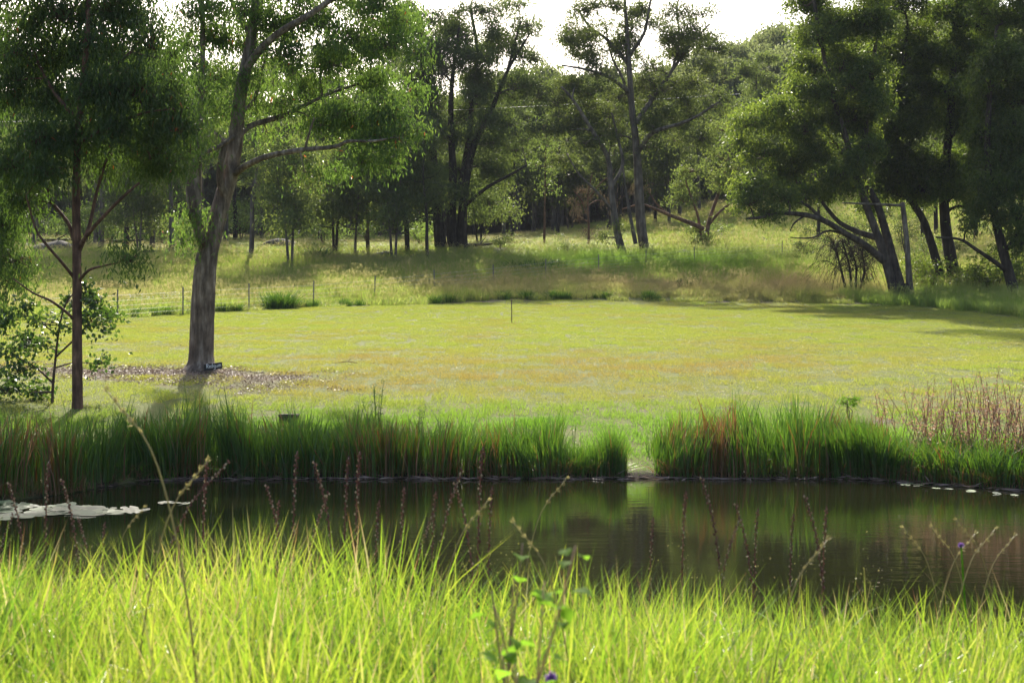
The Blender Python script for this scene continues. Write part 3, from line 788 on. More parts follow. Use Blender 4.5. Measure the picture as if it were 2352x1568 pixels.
# --- trees on the right of the lawn
def right_trees():
    x, d, z = ground_hit(2060, 682)
    px_tree('leaning_tree', 'leaning many-stemmed dark tree whose low limb reaches out over the lawn edge', 'tree', d,
            [([(2052, 682), (2040, 620), (2022, 560), (2004, 510), (1985, 460), (1965, 390), (1935, 290), (1905, 190), (1880, 60), (1850, -90), (1800, -240)], 11, 3),
             ([(2072, 682), (2054, 610, .4), (2036, 540, .6), (2015, 470, .8), (1990, 420, .9), (1985, 340, 1), (1995, 240, 1), (2010, 120, 1), (2015, 0, 1)], 11.5, 4),
             ([(2032, 600), (1985, 562, -.8), (1940, 535, -1.4), (1895, 508, -2), (1850, 494, -2.5), (1790, 490, -3), (1745, 500, -3.4), (1715, 502, -3.6)], 9, 2.5),
             ([(2012, 545), (1970, 532, .5), (1930, 512, 1), (1900, 480, 1.4), (1870, 440, 1.8), (1830, 420, 2.2)], 7, 2.5),
             ([(1920, 522, -1.7), (1885, 500, -1.2), (1850, 470, -1), (1790, 455, -.8), (1750, 470, -.6)], 5, 2),
             ([(1850, 494, -2.5), (1825, 512, -2.8), (1815, 530, -3)], 2.5, 1),
             ([(1960, 545, -.8), (1905, 530, -1.5), (1870, 545, -1.8), (1835, 547, -2.2), (1815, 545, -2.4)], 3, 1),
             ([(2004, 510), (1985, 450, .8), (1960, 400, 1.4), (1920, 330, 2), (1860, 270, 2.4), (1800, 250, 2.6)], 6, 2)],
            [(1720, 470, 42, 36, -3), (1745, 430, 48, 34, -1.5), (1800, 460, 46, 30, -2), (1700, 430, 30, 34, -2.5), (1760, 490, 40, 20, -3.2), (1850, 450, 46, 30), (1720, 290, 48, 40, -2), (1780, 250, 52, 42, -2),
             (1840, 290, 56, 46), (1740, 350, 54, 40), (1810, 370, 56, 44), (1890, 370, 52, 46), (1880, 220, 56, 50), (1850, 150, 44, 40), (1870, 80, 44, 42), (1940, 150, 54, 50), (1960, 290, 56, 54), (1930, 60, 54, 46),
             (2000, 180, 56, 54), (2000, 70, 58, 50), (1960, 420, 48, 40), (1700, 330, 30, 30), (1870, 10, 40, 40), (1960, -40, 70, 50), (1910, 430, 40, 30), (1830, 200, 36, 30)] + fill(1690, 1860, -420, -130, 22, 46, 70) + fill(1900, 2040, -330, -80, 8, 50, 80) + fill(1840, 2020, 0, 330, 22) + fill(1720, 1990, 240, 460, 22, 30, 48),  # upper left clumps, high out of view, added to cast shade on the lawn
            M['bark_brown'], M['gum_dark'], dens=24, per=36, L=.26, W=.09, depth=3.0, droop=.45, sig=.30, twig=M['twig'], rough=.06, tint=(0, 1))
    px_tree('slanting_tree', 'dark slanting trunk just behind the bare dead pole, under the thick crown', 'tree', ground_hit(2160, 655)[1],
            [([(2162, 655), (2152, 605), (2138, 555), (2120, 505), (2095, 462), (2070, 400), (2060, 320), (2070, 200), (2085, 60)], 11, 4),
             ([(2095, 462), (2050, 440, .6), (2010, 430, 1), (1980, 420, 1.2)], 4, 2), ([(2065, 360), (2110, 300, .6), (2140, 230, 1)], 5, 2.5)],
            [(2060, 300, 58, 52), (2040, 390, 52, 44), (2090, 180, 60, 56), (2110, 90, 60, 54), (2070, 20, 60, 50), (2110, 380, 48, 46), (2120, 280, 50, 50), (2010, 330, 46, 46), (2040, 440, 40, 30), (2080, -70, 80, 50)] + fill(2010, 2150, -400, -80, 9, 50, 80) + fill(2000, 2140, -20, 440, 28) + fill(1980, 2120, 330, 480, 8, 28, 42),
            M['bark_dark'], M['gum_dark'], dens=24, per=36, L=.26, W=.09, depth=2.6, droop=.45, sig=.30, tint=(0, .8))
    px_tree('tall_dark_tree', 'tall straight dark trunk with heavy crown rising beside the slanting tree', 'tree', ground_hit(2190, 648)[1],
            [([(2192, 648), (2183, 590), (2172, 520), (2168, 440), (2176, 340), (2186, 220), (2192, 90), (2196, -60)], 15, 5),
             ([(2170, 470), (2210, 420, -.5), (2250, 380, -.9), (2280, 330, -1)], 5, 2), ([(2178, 320), (2230, 260, .6), (2270, 200, 1)], 6, 3)],
            [(2180, 390, 56, 46), (2200, 300, 62, 52), (2170, 210, 60, 56), (2200, 120, 64, 56), (2180, 30, 62, 54), (2260, 250, 56, 52), (2260, 340, 50, 46), (2260, 150, 58, 54), (2250, 60, 60, 54), (2150, 450, 40, 30), (2230, 430, 44, 34), (2210, -60, 80, 50)] + fill(2120, 2300, -460, -80, 12, 50, 85) + fill(2130, 2290, -20, 450, 30) + fill(2100, 2290, 380, 500, 9, 28, 42),
            M['bark_dark'], M['gum_dark'], dens=24, per=36, L=.26, W=.09, depth=2.6, droop=.45, sig=.30, tint=(0, .7))
    px_tree('forked_tree', 'black-trunked tree forking near the ground beside the tall roadside grass', 'tree', ground_hit(2330, 690)[1],
            [([(2332, 690), (2318, 630), (2300, 560), (2282, 480), (2270, 400), (2268, 320), (2275, 200), (2290, 60)], 13, 4),
             ([(2316, 625), (2280, 598, -.6), (2245, 575, -1), (2205, 550, -1.4), (2150, 545, -1.8)], 6, 2), ([(2305, 580), (2335, 540, .5), (2345, 470, .9), (2350, 380, 1.2)], 6, 3)],
            [(2320, 420, 56, 48), (2300, 330, 58, 52), (2330, 240, 60, 54), (2310, 140, 60, 54), (2330, 50, 60, 50), (2340, 500, 40, 44), (2280, 470, 44, 34), (2360, 340, 50, 50), (2230, 520, 30, 18, -1.4), (2310, -50, 80, 50), (2370, 560, 30, 40)] + fill(2240, 2400, -460, -80, 12, 50, 85) + fill(2250, 2380, -20, 480, 28) + fill(2240, 2380, 420, 580, 8, 26, 40),
            M['bark_dark'], M['gum_dark'], dens=24, per=36, L=.26, W=.09, depth=2.4, droop=.45, sig=.30, tint=(0, .7))
    px_tree('outer_dark_tree', 'dark tree at the very right edge of the photo, mostly out of view', 'tree', 84.0,
            [([(2440, 690), (2430, 560), (2420, 420), (2410, 260), (2405, 100)], 14, 5)],
            [(2400, 420, 60, 50), (2390, 320, 60, 54), (2400, 210, 64, 56), (2390, 100, 64, 56), (2400, 0, 70, 54), (2470, 300, 70, 70), (2470, 150, 70, 70), (2440, 500, 60, 50), (2390, -90, 80, 50), (2480, 20, 80, 70)],
            M['bark_dark'], M['gum_dark'], dens=18, per=36, L=.28, W=.09, depth=2.4, droop=.45, sig=.32, tint=(0, .7))
right_trees()

# --- big trees on the rise
def rise_trees():
    d = ground_hit(1478, 580)[1]
    px_tree('airy_gum_tree', 'tall open-crowned gum with a straight trunk, black below, grey and branching high above', 'tree', d,
            [([(1480, 580), (1472, 510), (1467, 420), (1462, 340), (1452, 255), (1447, 180), (1442, 100), (1436, 20), (1432, -50)], 12.5, 2.8),
             ([(1466, 348), (1500, 305, -1), (1560, 285, -2), (1600, 268, -2.6), (1650, 235, -3)], 6, 2),
             ([(1455, 290), (1500, 225, 1), (1545, 160, 2), (1585, 105, 2.6), (1630, 55, 3)], 6, 2),
             ([(1448, 215), (1400, 178, -1), (1345, 160, -2), (1290, 150, -2.6)], 5, 1.8),
             ([(1446, 150), (1395, 92, 1), (1355, 62, 1.8), (1325, 20, 2.2)], 5, 1.8),
             ([(1444, 130), (1478, 80, -1), (1490, 25, -1.4), (1500, -30, -1.6)], 4.5, 1.8),
             ([(1450, 240), (1430, 180, 1.5), (1405, 130, 2), (1390, 60, 2.2)], 4, 1.6),
             ([(1545, 160, 2), (1560, 90, 2.4), (1555, 20, 2.6), (1570, -40, 2.8)], 3.5, 1.5)],
            [(1345, 25, 46, 24), (1395, 15, 50, 26), (1430, 62, 40, 22), (1480, 25, 40, 30), (1555, 35, 48, 34), (1615, 35, 38, 24), (1598, 105, 44, 30), (1540, 130, 48, 32), (1620, 165, 36, 26), (1325, 130, 44, 24),
             (1365, 172, 44, 22), (1300, 195, 36, 24), (1500, 205, 56, 32), (1570, 205, 44, 34), (1640, 240, 44, 22), (1585, 270, 50, 20), (1420, 225, 40, 30), (1345, 245, 44, 30), (1375, 315, 44, 24), (1560, 325, 46, 20),
             (1500, 340, 40, 26), (1400, 110, 36, 20), (1460, 130, 30, 24), (1520, 270, 46, 26), (1350, 80, 30, 16), (1400, -60, 60, 30), (1500, -60, 60, 30), (1580, -40, 50, 30)] + fill(1480, 1650, 60, 330, 24, 26, 44) + fill(1290, 1430, 60, 340, 20, 24, 42) + fill(1320, 1500, 0, 110, 9, 22, 36) + fill(1520, 1650, 0, 110, 7, 22, 36),
            M['bark_grey'], M['gum_far'], dens=11, per=36, L=.30, W=.09, depth=3.4, droop=.4, sig=.34, twig=M['bark_grey'], rough=.05)
    px_tree('crooked_gum_tree', 'crooked pale-limbed gum growing right against the tall open-crowned gum', 'tree', ground_hit(1428, 585)[1],
            [([(1428, 585), (1416, 525), (1408, 470), (1402, 410), (1395, 360), (1360, 300, -.8), (1320, 235, -1.4), (1290, 200, -1.8)], 9.5, 2.5),
             ([(1404, 430), (1430, 380, .6), (1420, 320, 1), (1405, 260, 1.2)], 5, 2), ([(1412, 490), (1370, 440, -.8), (1330, 400, -1.2), (1300, 350, -1.4)], 3.5, 1.2), ([(1460, 560), (1448, 500), (1438, 440), (1430, 380)], 5, 2)],
            [(1275, 240, 48, 34), (1320, 205, 42, 26), (1240, 225, 40, 32), (1300, 300, 50, 34), (1250, 300, 44, 34), (1400, 270, 40, 24), (1345, 330, 46, 28), (1290, 370, 36, 30), (1420, 520, 16, 26), (1395, 545, 20, 20)],
            M['bark_grey'], M['gum_far'], dens=11, per=36, L=.30, W=.09, depth=2.6, droop=.45, sig=.34, twig=M['bark_grey'])
    px_tree('dark_giant_tree', 'massive dark multi-trunked gum with wide black base on the rise behind the paddock', 'tree', ground_hit(1040, 572)[1],
            [([(1012, 572), (1006, 500), (998, 400), (988, 280), (972, 150), (960, 30)], 15, 2.2), ([(1040, 572), (1036, 500), (1040, 400), (1035, 280), (1040, 170), (1055, 60)], 14, 2.2), ([(1062, 570), (1062, 500), (1070, 420), (1090, 330), (1130, 250), (1165, 165), (1215, 80)], 13, 2),
             ([(1055, 440), (1075, 330, 1), (1085, 220, 1.6), (1095, 110, 2), (1080, 20, 2)], 8, 3), ([(1070, 470), (1120, 430, -1), (1175, 400, -1.6), (1210, 380, -2)], 5, 2),
             ([(1000, 420), (960, 350, -1), (935, 280, -1.6)], 6, 2.5), ([(1165, 165), (1180, 110, .5), (1195, 50, .8)], 4, 2)],
            [(940, 90, 50, 56), (990, 50, 46, 36), (1045, 80, 52, 44), (1080, 30, 46, 30), (1150, 105, 54, 38), (1215, 60, 46, 26), (1190, 15, 40, 20), (950, 190, 52, 54), (1020, 170, 56, 52), (1095, 190, 56, 52), (975, 290, 56, 48),
             (1050, 280, 60, 52), (1115, 290, 48, 44), (1180, 205, 46, 36), (945, 370, 52, 46), (1035, 385, 60, 52), (1110, 385, 46, 36), (985, 440, 46, 36), (1070, 120, 50, 44), (1000, 110, 44, 40), (1060, 450, 46, 36), (1130, 330, 44, 34), (1175, 290, 36, 30),
             (980, -30, 70, 40), (1080, -40, 60, 30), (940, 440, 40, 36), (1200, 130, 40, 24)] + fill(920, 1140, 20, 470, 42, 30, 50) + fill(1080, 1240, 10, 260, 16, 26, 42) + fill(1100, 1200, 250, 420, 6, 26, 40),
            M['bark_dark'], M['gum_far'], dens=12, per=36, L=.30, W=.09, depth=3.2, droop=.5, sig=.36, twig=M['bark_grey'], tint=(0, .55))
    px_tree('sprawling_tree', 'low sprawling tree with many thin stems and a reddish fallen limb beside the spring-green grass', 'tree', ground_hit(1618, 568)[1],
            [([(1622, 568), (1628, 510), (1645, 460), (1665, 400), (1680, 330), (1690, 280)], 5, 1.8), ([(1612, 568), (1604, 500), (1588, 455), (1575, 415)], 3.5, 1.5), ([(1625, 520), (1655, 485, -.6), (1690, 460, -1), (1715, 450, -1.2)], 3.5, 1.2),
             ([(1615, 525), (1580, 510, -.8), (1540, 495, -1.4), (1500, 478, -2), (1470, 470, -2.4), (1430, 480, -2.8)], 5.5, 1.5), ([(1540, 495, -1.4), (1510, 470, -1), (1490, 440, -1)], 2.5, 1)],
            [(1565, 430, 34, 28), (1590, 395, 36, 22), (1650, 420, 34, 30), (1695, 390, 34, 30), (1612, 556, 30, 18), (1600, 530, 22, 22), (1690, 310, 34, 34), (1645, 360, 34, 26), (1560, 460, 26, 22), (1625, 540, 24, 16), (1660, 300, 30, 30), (1720, 340, 30, 30)],
            M['bark_tan'], M['gum_far'], dens=13, per=36, L=.26, W=.09, depth=1.8, droop=.5, sig=.30)
    px_tree('withered_tree', 'half-dead small tree with drooping brown-grey leaves left of the crooked gum', 'tree', ground_hit(1352, 565)[1],
            [([(1352, 565), (1352, 510), (1350, 450), (1360, 400)], 3, 1.2), ([(1352, 500), (1335, 460), (1320, 440)], 2, 1), ([(1350, 460), (1380, 420), (1410, 400)], 2, 1)],
            [(1330, 505, 22, 28), (1325, 470, 28, 24), (1335, 440, 34, 20), (1370, 440, 30, 18), (1350, 530, 16, 16), (1400, 470, 24, 30), (1470, 440, 26, 34, -1)],
            M['bark_tan'], M['dead_leaf'], dens=6, per=26, L=.26, W=.06, depth=1.0, droop=.75, sig=.28)
    px_tree('light_sapling', 'slender bright-leaved sapling standing alone on the sunlit rise', 'sapling', ground_hit(1250, 565)[1],
            [([(1250, 565), (1251, 500), (1252, 420), (1253, 340), (1255, 280)], 3, 1)],
            [(1250, 430, 26, 28), (1235, 380, 26, 26), (1270, 385, 28, 28), (1252, 335, 34, 28), (1240, 295, 24, 24), (1268, 440, 18, 18)],
            M['bark_tan'], M['shrub'], dens=7, per=26, L=.24, W=.085, depth=1.0, droop=.5, sig=.26)
rise_trees()

# --- trees of the wood behind: a few grown kinds, then copies
def auto_tree(h, cb, spread, nl, r0, leaf, L, W, dens, per, droop=.5, lean=.04, sig=.4, tint=(0, 1), clump=1.3, multi=1, bark='bark_grey'):
    T = Tree()
    for s in range(multi):
        a = rng.uniform(0, 6.28)
        tilt = lean * (1 if multi == 1 else 2.6)
        top = np.array([math.cos(a) * tilt * h, math.sin(a) * tilt * h, h * (1 if s == 0 else rng.uniform(.75, .95))])
        z = np.linspace(0, 1, 7)
        pts = np.outer(z ** 1.15, top) + np.column_stack([rng.normal(0, .012 * h, 7) * z, rng.normal(0, .012 * h, 7) * z, 0 * z])
        pts[:, 2] = z * top[2]; pts[0, 2] = -.3
        pts[:, :2] += np.array([math.cos(a), math.sin(a)]) * (0 if multi == 1 else r0 * 1.1)
        T.stem(pts, r0 * (1 - .85 * z) * (1.25 if multi == 1 else .85), 9, .05)
        for i in range(nl):
            f = cb + (1 - cb) * (i + rng.random()) / nl
            k = min(int(f * 6), 5); u = f * 6 - k
            A = pts[k] * (1 - u) + pts[k + 1] * u
            az = i * 2.4 + rng.uniform(-.5, .5)
            ln = spread * (1.15 - .75 * (f - cb) / (1 - cb)) * rng.uniform(.6, 1.1)
            rise = rng.uniform(.3, .8) * ln
            B = A + np.array([math.cos(az) * ln, math.sin(az) * ln, rise])
            mid = (A + B) / 2 + np.array([0, 0, -.08 * ln]) + rng.normal(0, .07 * ln, 3)
            rr = r0 * (1 - .85 * f) * .55
            T.stem([A, mid, B], [rr, rr * .7, rr * .35], 6, .0, n=3)
            for _ in range(2):
                c = A + (B - A) * rng.uniform(.55, 1.05) + rng.normal(0, .35 * clump, 3)
                T.clump(c, np.array([1, 1, .62]) * clump * rng.uniform(.7, 1.15), dens, per, L, W, droop=droop, sig=sig, tint=tint, fine=True)
    return T

wood = {}
wood['slim'] = [auto_tree(rng.uniform(13, 16), .42, 2.6, 9, .16, None, .32, .11, 9, 26, tint=(0, .7), clump=1.15) for _ in range(3)]
wood['tall'] = [auto_tree(rng.uniform(19, 23), .40, 4.2, 12, .28, None, .42, .15, 6.5, 26, tint=(0, .8), clump=1.7) for _ in range(3)]
wood['low'] = [auto_tree(rng.uniform(6.0, 8), .24, 2.0, 8, .11, None, .27, .10, 11, 26, tint=(.1, 1), clump=.95, multi=2) for _ in range(2)]
first = {}
def plant(kind, var, x, y, label, group, s=1.0, rz=None, bark='bark_grey', leafm='gum_far', name='gum_tree'):
    z = float(ground_z(x, y)) - .05
    key = (kind, var, bark, leafm, name)
    rz = rng.uniform(0, 6.28) if rz is None else rz
    if key not in first:
        src = [k for k in first if k[:2] == key[:2]]
        if src:
            o = dup(first[src[0]], (x, y, z), rz, s, label, group)
            o.name = name
            for ch in o.children:
                if ch.name.startswith('crown'):
                    continue
                ch.data = ch.data.copy()
                ch.data.materials[0] = M[bark]
            o['category'] = 'tree'
        else:
            o = wood[kind][var].build(name, (0, 0, 0), label, 'tree', M[bark], M[leafm], None, group)
            o.location = (x, y, z); o.rotation_euler = (0, 0, rz); o.scale = (s,) * 3
        first[key] = o
        return o
    return dup(first[key], (x, y, z), rz, s, label, group)

def plant_px(kind, var, px, py, label, group, s=1.0, **kw):
    x, y, z = ground_hit(px, py, 60)
    return plant(kind, var, x, y, label, group, s, **kw)

# the trunks one can tell apart along the edge of the wood
edge = [(577, 592, 'slim', 0, 1.0, 'straight bare-stemmed gum just right of the redgum trunk, at the edge of the wood'),
        (668, 610, 'low', 0, 1.15, 'small forked gum standing forward of the wood in the paddock grass'),
        (768, 582, 'low', 1, 1.25, 'twin-stemmed low gum in the paddock between the small forked gum and the dark giant'),
        (845, 578, 'slim', 1, .8, 'thin young gum left of the crooked-footed sapling before the wood'),
        (905, 598, 'low', 0, 1.2, 'bushy young gum with crooked foot in the shade before the wood'),
        (982, 602, 'slim', 2, .7, 'slim pale sapling in front of the massive dark gum'),
        (395, 582, 'slim', 1, 1.0, 'grey-stemmed gum in the gap between the young gum and the redgum'),
        (350, 575, 'slim', 2, 1.1, 'upright gum second from the gap beside the redgum, in the shaded wood'),
        (290, 572, 'tall', 0, .68, 'black-stemmed gum in the shaded wood right of the young gum'),
        (232, 572, 'tall', 1, .72, 'stout brown-stemmed gum behind the forked branch of the young gum'),
        (518, 560, 'slim', 0, 1.1, 'gum stem seen just right of the redgum trunk deeper in the wood'),
        (540, 556, 'tall', 2, .66, 'dark gum stem close behind the redgum fork'),
        (600, 552, 'slim', 1, .9, 'slightly bowed gum stem in the bright undergrowth'),
        (1133, 520, 'tall', 0, .72, 'broad dark trunk right behind the massive dark gum'),
        (1202, 518, 'tall', 1, .7, 'dark leaning trunk before the shrubs, left of the bright sapling'),
        (1232, 505, 'slim', 0, 1.1, 'dark trunk deep in the shrubs behind the bright sapling'),
        (735, 560, 'slim', 2, .9, 'thin gum stem in the sunny undergrowth behind the twin-stemmed gum'),
        (1560, 430, 'tall', 2, .7, 'far gum on the upper slope between the open-crowned gum and the sprawling tree')]
edge += [(812, 586, 'low', 0, 1.2, 'low gum just right of the twin-stemmed gum'),
         (940, 584, 'low', 0, 1.45, 'tallest low gum hard against the massive dark gum on its left'),
         (320, 584, 'low', 1, 1.0, 'low leafy gum at the edge of the shaded wood left of the redgum'),
         (1100, 560, 'low', 1, 1.1, 'low gum at the right flank of the massive dark gum'),
         (1170, 530, 'low', 0, 1.5, 'low gum in front of the thicket left of the bright sapling'),
         (1310, 530, 'low', 1, 1.5, 'low gum behind the withered tree'),
         (1540, 520, 'low', 0, 1.3, 'low gum between the open-crowned gum and the sprawling tree'),
         (1700, 500, 'low', 1, 1.5, 'low gum on the slope right of the sprawling tree')]
for px, py, kd, var, s, lab in edge:
    plant_px(kd, var, px, py, lab, None, s, bark='bark_dark' if 'dark' in lab or 'black' in lab else 'bark_grey')

for px, d_, kd, var, s_, lab in [(590, 150, 'tall', 0, .92, 'tall background gum seen behind the redgum crown, nearest the trunk'), (690, 156, 'tall', 1, .9, 'tall background gum behind the middle of the redgum crown'),
                               (790, 149, 'tall', 2, .95, 'tall background gum behind the right half of the redgum crown'), (880, 158, 'tall', 0, 1.0, 'tall background gum between the redgum crown and the massive dark gum'),
                               (460, 152, 'tall', 1, .9, 'tall background gum behind the burl of the redgum'), (330, 155, 'tall', 2, .9, 'tall background gum behind the gap right of the young gum'),
                               (1185, 165, 'tall', 1, .95, 'tall background gum rising behind the massive dark gum on its right'), (1270, 172, 'tall', 2, .85, 'background gum rising behind the lone bright sapling'), (1350, 178, 'tall', 0, .8, 'background gum left of the open-crowned gum')]:
    plant(kd, var, (px - 1176) / F * d_, d_, lab, None, s_, bark='bark_grey')

WL = [('wood left', 'grey-stemmed gum standing in the shaded wood left of the redgum'),
      ('wood mid', 'gum standing in the wood between the redgum and the massive dark gum'),
      ('wood right', 'gum on the upper wooded slope behind the open-crowned gum'),
      ('wood far right', 'gum on the slope behind the dark trees beside the lawn')]
def wood_group(x, y):
    px = 1176 + x / y * F
    return 0 if px < 470 else 1 if px < 1010 else 2 if px < 1700 else 3
spots = []
tries = 0
while len(spots) < 92 and tries < 6000:
    tries += 1
    y = rng.uniform(108, 185)
    x = rng.uniform(-.42, .42) * y
    px = 1176 + x / y * F
    if px > 470 and y < 141 or px <= 470 and y < 124 and rng.random() < .7:
        continue
    if px > 1620 and y < 150:
        continue
    if all((x - a) ** 2 + (y - b) ** 2 > 4.0 ** 2 for a, b in spots):
        spots.append((x, y))
for x, y in spots:
    gidx = wood_group(x, y)
    kd = rng.choice(['slim', 'tall', 'tall'])
    plant(kd, int(rng.integers(0, 3)), x, y, WL[gidx][1], 'gums of the ' + WL[gidx][0], rng.uniform(.5, .72) if kd == 'tall' else rng.uniform(.72, .95),
          bark='bark_grey' if rng.random() < .6 else 'bark_dark')

# a far wooded hillside that reads as one mass
def far_tree_mesh():
    T = auto_tree(rng.uniform(15, 20), .12, 4.5, 12, .28, None,   .62, .26, 3.6, 22, clump=2.0, sig=.6)
    b = Buf()
    for src, mt in ((T.trunk, 0), (T.branch, 0), (T.leaf, 1)):
        v = np.concatenate(src.v); t = np.concatenate(src.t) if src.t else None; q = np.concatenate(src.q) if src.q else None
        b.add(v, t, q, np.concatenate(src.tint), mt)
    return b.mesh('hillside_tree', [M['bark_grey'], M['gum_hill']], smooth=False)
fx, fy = [], []
for y0, y1, s in ((186, 260, 6.0), (260, 440, 8.5)):
    a, b = jitter_grid(-220, 240, y0, y1, s)
    fx.append(a); fy.append(b)
fx, fy = np.concatenate(fx), np.concatenate(fy)
k = np.abs(fx) < fy * .46
fx, fy = fx[k], fy[k]
n = len(fx)
scatter('hillside_wood', np.stack([fx, fy, ground_z(fx, fy) - .2], 1), np.stack([0 * fx, 0 * fx, rng.uniform(0, 6.28, n)], 1),
        np.repeat(rng.uniform(.75, 1.2, n)[:, None], 3, 1), [far_tree_mesh() for _ in range(4)], 'far grey-green gum wood covering the hill behind', 'wood')

# ------------------------------------------------------------------ shrubs
def shrub_tree(h, w, n, mat_leaf, L, W, dens=16, per=24, droop=.3):
    T = Tree()
    for i in range(5):
        a = rng.uniform(0, 6.28); r = w * rng.uniform(.2, .6)
        T.stem([(0, 0, -.1), (math.cos(a) * r * .4, math.sin(a) * r * .4, h * .35), (math.cos(a) * r, math.sin(a) * r, h * rng.uniform(.6, .9))], [.03, .022, .01], 5, 0, n=3)
    for i in range(n):
        a = rng.uniform(0, 6.28); r = w * math.sqrt(rng.random()) * .75
        T.clump((math.cos(a) * r, math.sin(a) * r, h * rng.uniform(.3, .85)), np.array([.42 * w, .42 * w, .26 * h]), dens, per, L, W, droop=droop, sig=.2 * w)
    return T
shr = [shrub_tree(2.2, 1.5, 7, None, .2, .09, 7), shrub_tree(1.6, 1.3, 6, None, .2, .09, 8), shrub_tree(3.0, 1.7, 8, None, .22, .1, 6)]
shrub_first = {}
def shrub(var, x, y, label, group=None, s=1.0, leafm='shrub'):
    z = float(ground_z(x, y))
    key = (var, leafm)
    if key not in shrub_first:
        o = shr[var].build('shrub', (0, 0, 0), label, 'shrub', M['twig'], M[leafm], None, group)
        o.location = (x, y, z); o.scale = (s,) * 3
        shrub_first[key] = o
        return o
    o = dup(shrub_first[key], (x, y, z), rng.uniform(0, 6.28), s, label, group)
    if group is None and 'group' in o: del o['group']
    return o
def shrub_px(var, px, py, label, group=None, s=1.0, leafm='shrub'):
    x, y, z = ground_hit(px, py, 60)
    return shrub(var, x, y, label, group, s, leafm)
for i in range(46):
    px = rng.uniform(90, 1000)
    x, y, _ = ground_hit(px, rng.uniform(536, 566), 60)
    shrub(int(rng.integers(0, 3)), x, y, 'sunlit pale green shrub among the trunks of the wood left of the massive dark gum', 'undergrowth among the trunks', rng.uniform(.7, 1.7))
for i in range(20):
    px = rng.uniform(1090, 1420)
    x, y, _ = ground_hit(px, rng.uniform(470, 512), 60)
    shrub(int(rng.integers(0, 3)), x, y, 'leafy green shrub in the thicket behind the lone bright sapling', 'thicket behind the bright sapling', rng.uniform(1.0, 1.9))
for i in range(14):
    px = rng.uniform(1500, 1760)
    x, y, _ = ground_hit(px, rng.uniform(425, 470), 60)
    shrub(int(rng.integers(0, 3)), x, y, 'bright green bush on the slope behind the sprawling tree', 'bushes behind the sprawling tree', rng.uniform(1.0, 1.9))
for i in range(20):
    px = rng.uniform(2090, 2420)
    x, y, _ = ground_hit(px, rng.uniform(640, 678), 60)
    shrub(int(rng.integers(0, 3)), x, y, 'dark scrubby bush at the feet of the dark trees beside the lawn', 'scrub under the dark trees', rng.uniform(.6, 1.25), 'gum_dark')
for i in range(16):
    px = rng.uniform(1800, 2350)
    x, y, _ = ground_hit(px, rng.uniform(480, 610), 60)
    shrub(int(rng.integers(0, 3)), x, y, 'grey-green bush on the grassy slope seen behind the dark trees by the lawn', 'bushes on the slope behind the dark trees', rng.uniform(.6, 1.2), 'gum_far')
for i, (px, py, s_) in enumerate([(1880, 560, .8), (2010, 545, .9), (2120, 570, .8), (2240, 560, .9), (2150, 540, 1.0), (2320, 550, .9)]):
    plant_px('slim', i % 3, px, py, ['slim gum behind the low limb of the leaning tree', 'slim gum behind the leaning tree stems', 'slim gum right of the dead pole, up the slope', 'slim gum between the tall dark trunk and the forked tree, up the slope', 'slim gum behind the slanting trunk', 'slim gum behind the forked tree'][i], None, s_, bark='bark_dark')
shrub_px(1, 1150, 572, 'narrow little shrub on the rise just right of the massive dark gum', None, .8, 'gum_far')
shrub_px(0, 1300, 590, 'low bushy shrub in the green grass below the withered tree', None, .75, 'shrub')
shrub_px(1, 1655, 545, 'small bush at the right foot of the sprawling tree', None, .8, 'shrub')
shrub_px(1, 1572, 672, 'small wispy shrub in the straw grass behind the fence', None, .6, 'gum_far')
shrub_px(1, 1975, 668, 'leafy bush at the foot of the bare drooping bush', None, .6, 'shrub')

# ------------------------------------------------------------------ bare drooping bush, dead pole, stump
def bare_bush():
    x, y, z = ground_hit(1960, 675, 60)
    T = Tree(); m = y / F
    for i in range(4):
        a = rng.uniform(-.6, .6)
        tip = P(1935 + i * 18 - 20, 560 - 12 * (i % 2), y + a)
        T.stem([(x + (i - 1.5) * .25, y + a * .3, z - .1), (x + (i - 1.5) * .5, y + a * .6, z + 1.6), tip], [.09, .06, .03], 6, 0)
    nd = np.asarray(T.nodes); nd = nd[nd[:, 2] > z + 1.0]
    for i in range(150):
        A = nd[rng.integers(0, len(nd))][:3]
        a = rng.uniform(0, 6.28); r = rng.uniform(.8, 2.6)
        out = np.array([math.cos(a) * r, math.sin(a) * r * .7, 0])
        top = A + out * .45 + np.array([0, 0, rng.uniform(.2, .9)])
        end = A + out * 1.1 + np.array([0, 0, -rng.uniform(.2, 1.4)])
        end[2] = max(end[2], z + .1)
        pr = spline(np.column_stack([np.array([A, top, A + out * .85 + [0, 0, .0], end]), [.017, .014, .010, .006]]), 4)
        tube(T.branch, pr[:, :3], pr[:, 3], 4)
        for _ in range(3):
            q = pr[rng.integers(3, len(pr)), :3]
            e = q + rng.normal(0, .3, 3) + np.array([0, 0, -.4])
            tube(T.branch, spline(np.column_stack([np.array([q, (q + e) / 2 + [0, 0, .1], e]), [.012, .009, .006]]), 2)[:, :3], [.012, .01, .009, .007, .006], 3)
    T.build('bare_bush', (x, y, z), 'leafless dark bush with drooping arched twigs at the lawn corner', 'bush', M['bark_dark'], M['gum_dark'], M['bark_dark'])
bare_bush()
